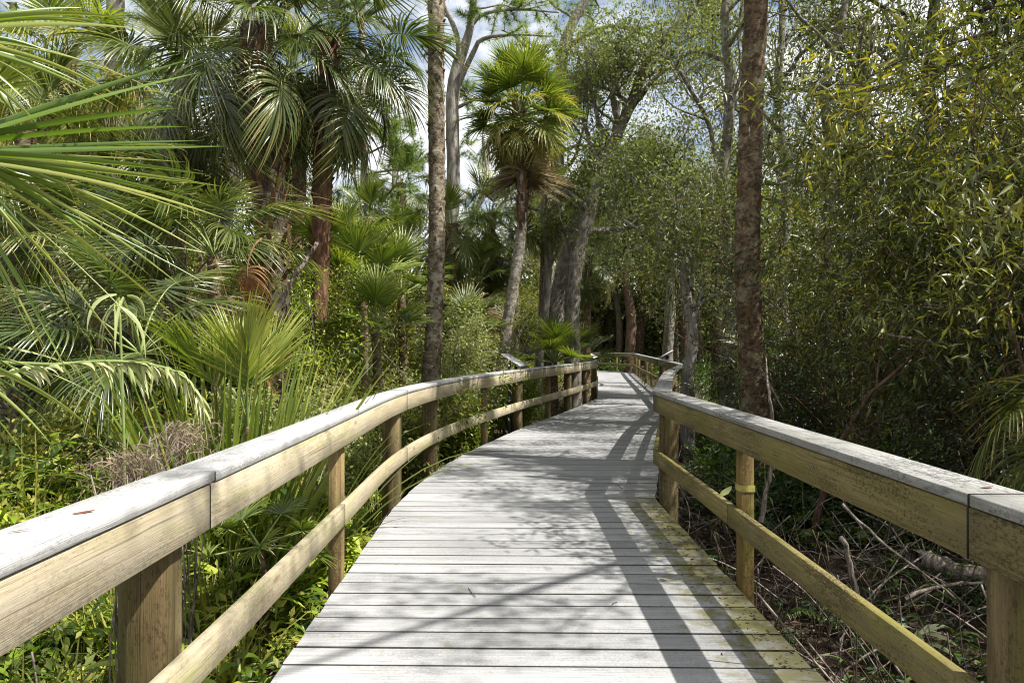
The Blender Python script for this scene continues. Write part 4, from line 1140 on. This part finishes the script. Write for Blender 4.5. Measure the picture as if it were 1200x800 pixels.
def tmpl_fern(rng, n=7, L=.55):
    Vs, Fs, Ts, o = [], [], [], 0
    for q in range(n):
        a = q * 2.4 + rng.uniform(-.4, .4); m = 16; t = np.linspace(.12, 1, m); d = np.array([math.cos(a), math.sin(a), 0]); s = np.array([-d[1], d[0], 0])
        LL = L * rng.uniform(.7, 1.15)
        x = t * LL; zz = x * 1.0 - 1.0 * x * x / LL * .9
        c = d * (x * .8)[:, None] + np.array([0, 0, 1]) * zz[:, None]
        l = .13 * LL / .55 * np.sin(np.clip(t * 1.05, 0, 1) * PI * .92 + .2) + .012
        for sg in (-1, 1):
            V, F = leaves(c, sg * s + d * .35 + np.array([0, 0, -.1]) + rng.normal(0, .08, (m, 3)), l, .03, rng)
            Vs.append(V); Fs.append(F + o); o += len(V); Ts.append(np.full(len(V), rng.uniform(.3, .9)))
    return np.concatenate(Vs), np.concatenate(Fs), np.concatenate(Ts)


def tmpl_grass(rng, n=26, L=.5, W=.010):
    a = rng.uniform(0, 2 * PI, n); k = rng.random(n) * .8
    V, F, kk = straps(rng.normal(0, .03, (n, 3)) * [1, 1, 0], np.stack([np.cos(a) * k, np.sin(a) * k, np.ones(n)], 1), L * rng.uniform(.5, 1.2, n), W, rng.uniform(.2, 1.4, n), 5, .3)
    return V, F, np.repeat(rng.uniform(.1, .95, n), kk)


def tmpl_bush(rng, n=170, R=.3, L=.06, W=.5):
    D = nrm(rng.standard_normal((n, 3))) ; C = D * R * rng.uniform(.3, 1, n)[:, None] + [0, 0, R * .9]
    l = L * rng.uniform(.6, 1.3, n); V, F = leaves(C, D + rng.normal(0, .5, (n, 3)), l, l * W, rng)
    return V, F, np.repeat(rng.beta(2, 2, n), 4)


def scatter(mb, templates, pos, rng, smin=.7, smax=1.3, tvar=.42):
    for i, p in enumerate(pos):
        V, F, T = templates[rng.integers(len(templates))]
        a = rng.uniform(0, 2 * PI); s = rng.uniform(smin, smax); c_, s_ = math.cos(a) * s, math.sin(a) * s
        W = np.stack([V[:, 0] * c_ - V[:, 1] * s_, V[:, 0] * s_ + V[:, 1] * c_, V[:, 2] * s], 1) + p
        mb.add(W, F, np.clip(T + rng.uniform(-tvar, tvar), 0, 1))


def spots(rng, n, xr, yr, margin=.3, dens=None):
    out = []
    while len(out) < n:
        y = yr[0] + (yr[1] - yr[0]) * rng.random() ** 1.5; x = rng.uniform(*xr) * (1 if yr[1] < 12 else max(.35, y / yr[1]))
        if Lx(y) - margin < x < Rx(y) + margin: continue
        if abs(x) > .85 * y + 1.2: continue
        out.append((x, y, float(ground_z(x, y))))
    return np.array(out)


rng = np.random.default_rng(500)
TH = [tmpl_herb(rng, 8 + (i * 3) % 9, .13 + .045 * (i % 5), .022 + .014 * (i % 4), .25 + .09 * (i % 5)) for i in range(12)]
TF = [tmpl_fern(rng) for i in range(4)]
TG = [tmpl_grass(rng) for i in range(4)]
TB = [tmpl_bush(rng) for i in range(4)]
TBs = [tmpl_bush(rng, 120, .28, .045, .45) for i in range(3)]

mb = MB()
s = spots(rng, 420, (-4.2, -1.3), (1.4, 6.5), .32); scatter(mb, TH, s, rng, .8, 1.35)
s = spots(rng, 90, (-4.5, -1.35), (1.4, 7), .45); scatter(mb, TF, s, rng, .7, 1.2)
s = spots(rng, 260, (-8, -1.4), (5, 16), .4); scatter(mb, TH + TF, s, rng, .9, 1.7)
tag(mb.build('undergrowth', M['herb']), 'sunlit carpet of broad-leaved herbs and ferns beyond the sunlit railing', 'undergrowth', None, 'stuff')
mb = MB()
s = spots(rng, 150, (-4.6, -1.35), (1.5, 6.5), .4); scatter(mb, TB + TBs + TG, s, rng, .5, 1.2)
s = spots(rng, 150, (-5, -1.4), (2, 9), .4); scatter(mb, TG, s, rng, .8, 1.6)
s = spots(rng, 240, (-14, 4), (6, 22), .75); s = s[s[:, 0] < np.array([Lx(y) for y in s[:, 1]])]; scatter(mb, TB + TG, s, rng, .8, 1.9)
s = spots(rng, 260, (-22, 4), (12, 40), 1.5); s = s[s[:, 0] < np.array([Lx(y) for y in s[:, 1]])]; scatter(mb, TB, s, rng, 1.5, 3.2)
tag(mb.build('undergrowth', M['oak']), 'olive grass tufts and low bushes under the palms', 'undergrowth', None, 'stuff')
mb = MB()
s = spots(rng, 60, (2.2, 5.5), (3, 9), .9); s = s[s[:, 0] > 1.4]; scatter(mb, TBs + TH, s, rng, .5, .95)
s = spots(rng, 120, (1.7, 5.5), (1.6, 9), .3); s = s[s[:, 0] > 1.4]; scatter(mb, TH + TG + TF, s, rng, .35, .8)
s = spots(rng, 270, (2, 14), (7, 22), .8); s = s[s[:, 0] > np.array([Rx(y) for y in s[:, 1]])]; scatter(mb, TBs + TB + TF, s, rng, .8, 2.0)
s = spots(rng, 240, (2, 26), (14, 45), 1.5); s = s[s[:, 0] > np.array([Rx(y) for y in s[:, 1]])]; scatter(mb, TB, s, rng, 1.5, 3.0)
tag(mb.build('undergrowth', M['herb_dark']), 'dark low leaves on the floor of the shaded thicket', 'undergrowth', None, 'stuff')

# leaf litter and twigs
rng = np.random.default_rng(510)
n = 24000
y = 1.2 + 16 * rng.random(n) ** 1.4; x = np.where(rng.random(n) < .68, rng.uniform(1.3, 7.5, n), rng.uniform(-5, -1, n))
C = np.stack([x, y, ground_z(x, y) + rng.uniform(0, .07, n)], 1)
D = rng.standard_normal((n, 3)) * [1, 1, .25]
l = rng.uniform(.04, .12, n); V, F = leaves(C, D, l, l * .4, rng, .5)
tag(MB().add(V, F, np.repeat(rng.beta(1.3, 2, n), 4)).build('leaf_litter', M['litter']), 'brown fallen leaves covering the ground beside the boardwalk', 'leaf litter', None, 'stuff')
n = 420; y = rng.uniform(3.2, 6.7, n); x = 1.40 - np.abs(rng.normal(0, .12, n)); C = np.stack([x, y, np.full(n, .004)], 1); l = rng.uniform(.008, .035, n)
V, F = leaves(C, rng.standard_normal((n, 3)) * [1, 1, .08], l, l * .35, rng, .2)
tag(MB().add(V, F, np.repeat(rng.random(n) * .7, 4)).build('leaf_litter', M['litter']), 'crumbs of brown litter gathered along the mossy deck edge', 'leaf litter', None, 'stuff')
mb = MB()
for q in range(900):
    yy = 1.5 + 9 * rng.random() ** 1.3; xx = rng.uniform(1.6, 5.5) if rng.random() < .8 else rng.uniform(-4, -1.4)
    b = np.array([xx, yy, float(ground_z(xx, yy)) + rng.uniform(0, .15)]); a = rng.uniform(0, 2 * PI); dd = np.array([math.cos(a), math.sin(a), rng.uniform(-.1, 1.1)]); L = rng.uniform(.25, 1.)
    e = b + nrm(dd) * L; m = (b + e) / 2 + rng.normal(0, .05, 3)
    V, F, uv = tube(catmull([b, m, e], .12), rng.uniform(.003, .008), 4); mb.add(V, F, .5, uv)
tag(mb.build('twigs', M['stick']), 'tangle of thin dry twigs among the shaded low plants', 'twigs', None, 'stuff')

mb = MB()
for q in range(190):
    yy = 2.2 + 6.5 * rng.random() ** 1.2; xx = Rx(yy) + .2 + abs(rng.normal(0, .9))
    b = np.array([xx, yy, float(ground_z(xx, yy))]); dd = np.array([rng.normal(0, .35), rng.normal(0, .35), 1.]); L = rng.uniform(.3, .95)
    e = b + nrm(dd) * L + [rng.normal(0, .08), 0, 0]; m = (b + e) / 2 + rng.normal(0, .05, 3)
    V, F, uv = tube(catmull([b, m, e], .12), rng.uniform(.002, .004), 4); mb.add(V, F, .5, uv)
tag(mb.build('dry_stems', M['bark_dark']), 'thin dark dead stems standing along the shaded deck edge', 'dry stems', None, 'stuff')

# countable branches and logs beyond the greenish railing
def G(px, py):
    """point on the ground seen at a pixel (ground about -0.5)"""
    Yg = 800 * (CAMH + .5) / (py - HOR); return P(px, py, Yg)


stick('long thin pale branch slanting across the shade under the greenish railing', [P(985, 590, 4.4), P(1040, 640, 4.2), P(1120, 700, 4.0)], .010, .005, seed=3)
stick('short thick bare stub standing in the leaves under the greenish railing', [P(1003, 700, 4.6), P(995, 660, 4.6), P(984, 628, 4.6)], .022, .018, seed=4, name='dead_stub', cat='stub')
stick('fallen log lying behind the greenish railing', [P(1070, 652, 5.2), P(1110, 662, 5.2), P(1175, 676, 5.0)], .07, .06, seed=5, name='fallen_log', cat='log')
stick('curved dry branch lying over the pale leaf plant', [P(1060, 700, 4.2), P(1100, 686, 4.2), P(1150, 682, 4.2), P(1190, 684, 4.2)], .012, .006, seed=6, twigs=4)
stick('pale straight dead branch hanging level in the thicket', [P(1040, 392, 6.0), P(1085, 399, 6.0), P(1122, 404, 6.0)], .014, .008, seed=7)
stick('bent pale dead branch arching in the thicket', [P(1078, 357, 6.2), P(1100, 358, 6.2), P(1130, 378, 6.1), P(1150, 400, 6.1)], .010, .005, seed=8)
stick('crooked pale stem rising just behind the slim post with the band', [P(892, 610, 5.6), P(897, 580, 5.6), P(905, 545, 5.6), P(907, 510, 5.6), P(900, 450, 5.7)], .022, .012, seed=9, name='dead_sapling', cat='sapling', twigs=4)
stick('dry pale branch lying in the dark beside the stout palm trunk', [P(890, 430, 7.6), P(905, 455, 7.6), P(918, 480, 7.5)], .012, .006, seed=10, twigs=3)
stick('long dark bare branch crossing the upper corner leaves', [P(1210, 20, 5.6), P(1150, 40, 5.7), P(1060, 70, 5.9), P(1000, 100, 6.0)], .02, .005, mat='bark_dark', seed=11, name='bare_branch', twigs=10)


def pale_plant():
    rng = np.random.default_rng(41); b = P(1075, 745, 4.3); z = float(ground_z(b[0], b[1])); root = empty('pale_plant', (b[0], b[1], z), 'pale yellow-green broad leaves lit under the greenish railing', 'plant')
    h = .32; V, F, uv = tube(np.array([(0, 0, -.05), (0, 0, h)]), .006, 5); MB().add(V, F, .5, uv).build('stem', M['petiole'], root)
    n = 11; a = np.arange(n) * 2.4; D = np.stack([np.cos(a), np.sin(a), rng.uniform(-.1, .7, n)], 1)
    V, F, k = straps(np.stack([np.zeros(n), np.zeros(n), rng.uniform(.12, h, n)], 1), D, rng.uniform(.14, .25, n), rng.uniform(.05, .08, n), .6, 5, .2, None, lambda t: np.interp(t, [0, .1, .4, .8, 1], [.1, .5, 1, .6, .03]))
    MB().add(V, F, np.repeat(rng.random(n), k)).build('foliage', M['pale_leaf'], root)


pale_plant()


def broad_plant(label, x, y, n, L, W, h, seed, mat='herb', name='broad_leaved_plant'):
    rng = np.random.default_rng(seed); z = float(ground_z(x, y)); root = empty(name, (x, y, z), label, 'plant')
    V, F, uv = tube(np.array([(0, 0, -.05), (.02, 0, h * .5), (0, 0, h)]), .008, 5); MB().add(V, F, .5, uv).build('stem', M['petiole'], root)
    a = np.arange(n) * 2.4 + rng.uniform(-.3, .3, n); D = np.stack([np.cos(a), np.sin(a), rng.uniform(.1, .9, n)], 1)
    V, F, k = straps(np.stack([np.zeros(n), np.zeros(n), rng.uniform(.3, 1, n) * h], 1), D, L * rng.uniform(.7, 1.2, n), W * rng.uniform(.7, 1.2, n), rng.uniform(.5, 1.4, n), 7, .3, None, lambda t: np.interp(t, [0, .1, .4, .75, 1], [.12, .5, 1, .7, .03]))
    MB().add(V, F, np.repeat(rng.uniform(.3, .9, n), k)).build('foliage', M[mat], root)


broad_plant('broad bright leaves low beside the near round post', -1.62, 2.0, 14, .42, .085, .5, 51)
broad_plant('broad leaves between the near round post and the first slim post', -1.62, 3.0, 13, .3, .075, .6, 52)
broad_plant('leafy plant touching the deck edge under the mid rail', -1.32, 3.3, 10, .13, .06, .5, 53)
broad_plant('tall bright-leaved plant at the lower picture edge', -2.5, 2.35, 16, .36, .07, .95, 54)
broad_plant('small green leaves poking up at the deck edge below the greenish mid rail', 1.62, 4.9, 8, .12, .07, .5, 55)
broad_plant('narrow-leaved green sprig over the railing corner', 2.65, 7.2, 12, .2, .045, 1.1, 56, 'herb')


# ------------------------------------------------------------------ far woods (stuff)
def far_woods():
    rng = np.random.default_rng(600); mb = MB(); C, T = [], []
    trunks = []
    def clumps(n, fx, fy, zf, per, R, keep=None):
        for q in range(n):
            x, y = fx(), fy()
            z = zf(x, y)
            if z is None: continue
            m = per; cc = rng.normal(0, 1, (m, 3)) * [R, R, R * .7] * .55 + [x, y, z]
            C.append(cc); T.append(np.clip(rng.normal(.5, .16) + rng.normal(0, .15, m), 0, 1))
    def hz(x, y):
        px = 600 + x / y * 800
        top = np.interp(px, [0, 250, 380, 520, 700, 800, 900, 1200], [15, 13, 7.5, 6.5, 9.5, 11, 14, 15]) * (.8 + .4 * rng.random())
        top = top * min(1, (y / 45)) if 330 < px < 760 else top
        return rng.random() ** .8 * top - .3
    clumps(2300, lambda: rng.uniform(-42, 46), lambda: rng.uniform(44, 62), hz, 110, 1.5)
    clumps(1100, lambda: rng.uniform(-16, 22), lambda: rng.uniform(48, 58), lambda x, y: rng.random() * 5.5 - .4, 130, 1.3)
    clumps(420, lambda: rng.uniform(-30, -13), lambda: rng.uniform(14, 42), lambda x, y: rng.random() * 12, 110, 1.3)
    clumps(420, lambda: rng.uniform(13, 34), lambda: rng.uniform(11, 42), lambda x, y: rng.random() * 12, 110, 1.3)
    C_, T_ = np.concatenate(C), np.concatenate(T); n = len(C_)
    l = rng.uniform(.16, .42, n); V, F = leaves(C_, rng.standard_normal((n, 3)), l, l * .5, rng)
    mb.add(V, F, np.repeat(T_, 4), None, 0)
    for q in range(150):
        y = rng.uniform(30, 60); x = rng.uniform(-.8, .85) * y
        if -5 < x < 9 and y < 48: continue
        h = rng.uniform(5, 9); V, F, uv = tube(np.array([(x, y, -.6), (x + rng.normal(0, .3), y, h * .5), (x + rng.normal(0, .6), y, h)]), [.2, .15, .08], 7); mb.add(V, F, .5, uv, 1)
    o = mb.build('forest', [M['far'], M['bark_dark']])
    tag(o, 'distant mass of swamp forest closing the view all round', 'forest', None, 'stuff')


far_woods()

# ------------------------------------------------------------------ interpretive boards
def sign(label, x, y, nx, ny, seed):
    """lectern board on a post outside the rail; its low edge faces the deck (n = outward)"""
    rng = np.random.default_rng(seed); root = empty('interpretive_sign', (x, y, 0), label, 'sign'); tx, ty = -ny, nx
    def slab(o0, o1, t0, t1, z0, z1, th, mat, nm):
        mb = MB(); V = []
        for dz in (0, th):
            for o, z in ((o0, z0), (o1, z1)):
                for t in (t0, t1): V.append((nx * o + tx * t, ny * o + ty * t, z + dz))
        F = np.array([[0, 1, 3, 2], [4, 6, 7, 5], [0, 4, 5, 1], [2, 3, 7, 6], [0, 2, 6, 4], [1, 5, 7, 3]])
        mb.add(V, F); mb.build(nm, mat, root)
    slab(.08, .46, -.24, .24, 1.13, 1.35, .022, M['sign_white'], 'panel')
    slab(.07, .47, -.255, .255, 1.108, 1.332, .018, M['sign_dark'], 'frame')
    mb = MB(); 
    for t in (-.2, .2):
        V, F, uv = tube(np.array([(nx * .3 + tx * t, ny * .3 + ty * t, -.8), (nx * .3 + tx * t, ny * .3 + ty * t, 1.2)]), .03, 8); MB().add(V, F).build('leg', M['sign_dark'], root)


o_ = offs(LPm, 1); s_ = np.array([y_of_px(LPm, 604, .2)]); i_ = int(np.argmax(LPm[:, 1] >= s_[0])); o2 = nrm(o_[i_])
sign('white slanted interpretive board behind the sunlit railing beside the grey palm trunk', LPm[i_][0], LPm[i_][1], o2[0], o2[1], 1)
oR = offs(RP, -1); i_ = int(np.argmax(RP[:, 1] >= 17.2)); o2 = nrm(oR[i_])
sign('pale slanted interpretive board past the crooked mossy tree', RP[i_][0], RP[i_][1], o2[0], o2[1], 2)

# band round the slim post, little things lying on the wood
mb = MB(); yb = 4.42; xb = 1.42 + .0415
for z0, z1, g in ((.60, .642, .004),):
    V = []
    for z in (z0, z1):
        for (a, b) in ((-g, -.045 - g), (.09 + g, -.045 - g), (.09 + g, .045 + g), (-g, .045 + g)): V.append((xb + a, yb + b, z))
    F = np.array([[i, (i + 1) % 4, 4 + (i + 1) % 4, 4 + i] for i in range(4)]); mb.add(V, F)
b_ = mb.build('tie_band', M['band']); tag(b_, 'yellowed band tied round the slim post of the greenish railing', 'band')


def dry_leaf(label, c, L, W, az, mat, tilt=0.1, name='fallen_leaf'):
    V, F, k = straps(np.array([[-L / 2, 0, .004]]), np.array([[1., 0, tilt]]), L, W, tilt, 6, .3, np.array([[0, 1., 0]]), lambda t: np.interp(t, [0, .15, .5, .85, 1], [.1, .6, 1, .5, .05]))
    o = MB().add(V, F, .6).build(name, M[mat]); o.location = Vector([float(q) for q in c]); o.rotation_euler = (0, 0, az)
    return tag(o, label, 'leaf')


dry_leaf('reddish brown dry leaf lying on the near sunlit cap rail', (-1.17, 1.87, 1.080), .06, .022, .7, 'red_leaf')
dry_leaf('thin grey dry leaf lying on the near sunlit cap rail', (-1.21, 1.68, 1.080), .05, .008, .5, 'litter')
dry_leaf('dark leaf scrap lying on the greenish railing cap', (1.53, 2.2, 1.080), .05, .018, .2, 'red_leaf')
o = dry_leaf('pale green leaf hanging beside the banded slim post', (1.36, 4.36, .60), .13, .05, 2.3, 'pale_leaf'); o.rotation_euler = (.6, .75, 2.2)
for i, (lb, px, py, az) in enumerate([('straw-thin twig lying across the middle deck planks', 553, 694, 1.9), ('tiny twig on the deck near the rail shadow', 720, 707, .8)]):
    c = P(px, py, 800 * CAMH / (py - HOR)); L = .16 if i == 0 else .05
    V, F, uv = tube(np.array([(-L / 2, 0, .006), (0, .004, .008), (L / 2, 0, .006)]), .0025, 5); t_ = MB().add(V, F).build('fallen_twig', M['bark_dark']); t_.location = Vector([float(c[0]), float(c[1]), 0.]); t_.rotation_euler = (0, 0, az); tag(t_, lb, 'twig')

# ------------------------------------------------------------------ light, sky, camera
SUN = np.array([.62, -.20, 1.0]); SUN = SUN / np.linalg.norm(SUN)
sl = bpy.data.lights.new('sun', 'SUN'); sl.energy = 5.0; sl.angle = math.radians(.53); sl.color = (1., .97, .925)
so = bpy.data.objects.new('sun', sl); COL.objects.link(so)
so.rotation_euler = Vector([float(v) for v in SUN]).to_track_quat('Z', 'Y').to_euler()
w = bpy.data.worlds.new('World'); scene.world = w; w.use_nodes = True
nt = w.node_tree; nt.nodes.clear()
wo = nt.nodes.new('ShaderNodeOutputWorld'); bg = nt.nodes.new('ShaderNodeBackground'); bg.inputs[1].default_value = .065
sky = nt.nodes.new('ShaderNodeTexSky'); sky.sky_type = 'NISHITA'; sky.sun_disc = False
sky.sun_elevation = math.asin(SUN[2]); sky.sun_rotation = math.atan2(SUN[0], SUN[1]); sky.air_density = 1.2; sky.dust_density = 1.6; sky.ozone_density = 1.5
tc = nt.nodes.new('ShaderNodeTexCoord')
cl = noise(nt, mapping(nt, tc.outputs['Generated'], (2.2, 2.2, 4.5), (1.3, .4, .2)), 1.4, 7, .6, .3)
cf = maprange(nt, cl, .39, .54)
c = mixc(nt, cf, sky.outputs[0], (9.6, 9.8, 10.0))
nt.links.new(c, bg.inputs[0]); nt.links.new(bg.outputs[0], wo.inputs[0])

cam = bpy.data.cameras.new('camera'); co = bpy.data.objects.new('camera', cam); COL.objects.link(co)
cam.lens = 24; cam.sensor_width = 36; cam.clip_start = .05; cam.clip_end = 2000
co.location = (0, 0, CAMH); co.rotation_euler = (math.radians(90) + math.atan((HOR - 400) / F0), 0, 0)
scene.camera = co
scene.view_settings.view_transform = 'Standard'; scene.view_settings.look = 'None'; scene.view_settings.gamma = 1
scene.view_settings.exposure = 1.1
scene.render.engine = 'CYCLES'
cy = scene.cycles
cy.use_denoising = True; cy.filter_width = 1.1
try: cy.denoiser = 'OPENIMAGEDENOISE'
except Exception: pass
cy.max_bounces = 7; cy.diffuse_bounces = 2; cy.glossy_bounces = 2; cy.transmission_bounces = 4; cy.transparent_max_bounces = 4
cy.caustics_reflective = False; cy.caustics_refractive = False
cy.sample_clamp_indirect = 4.0
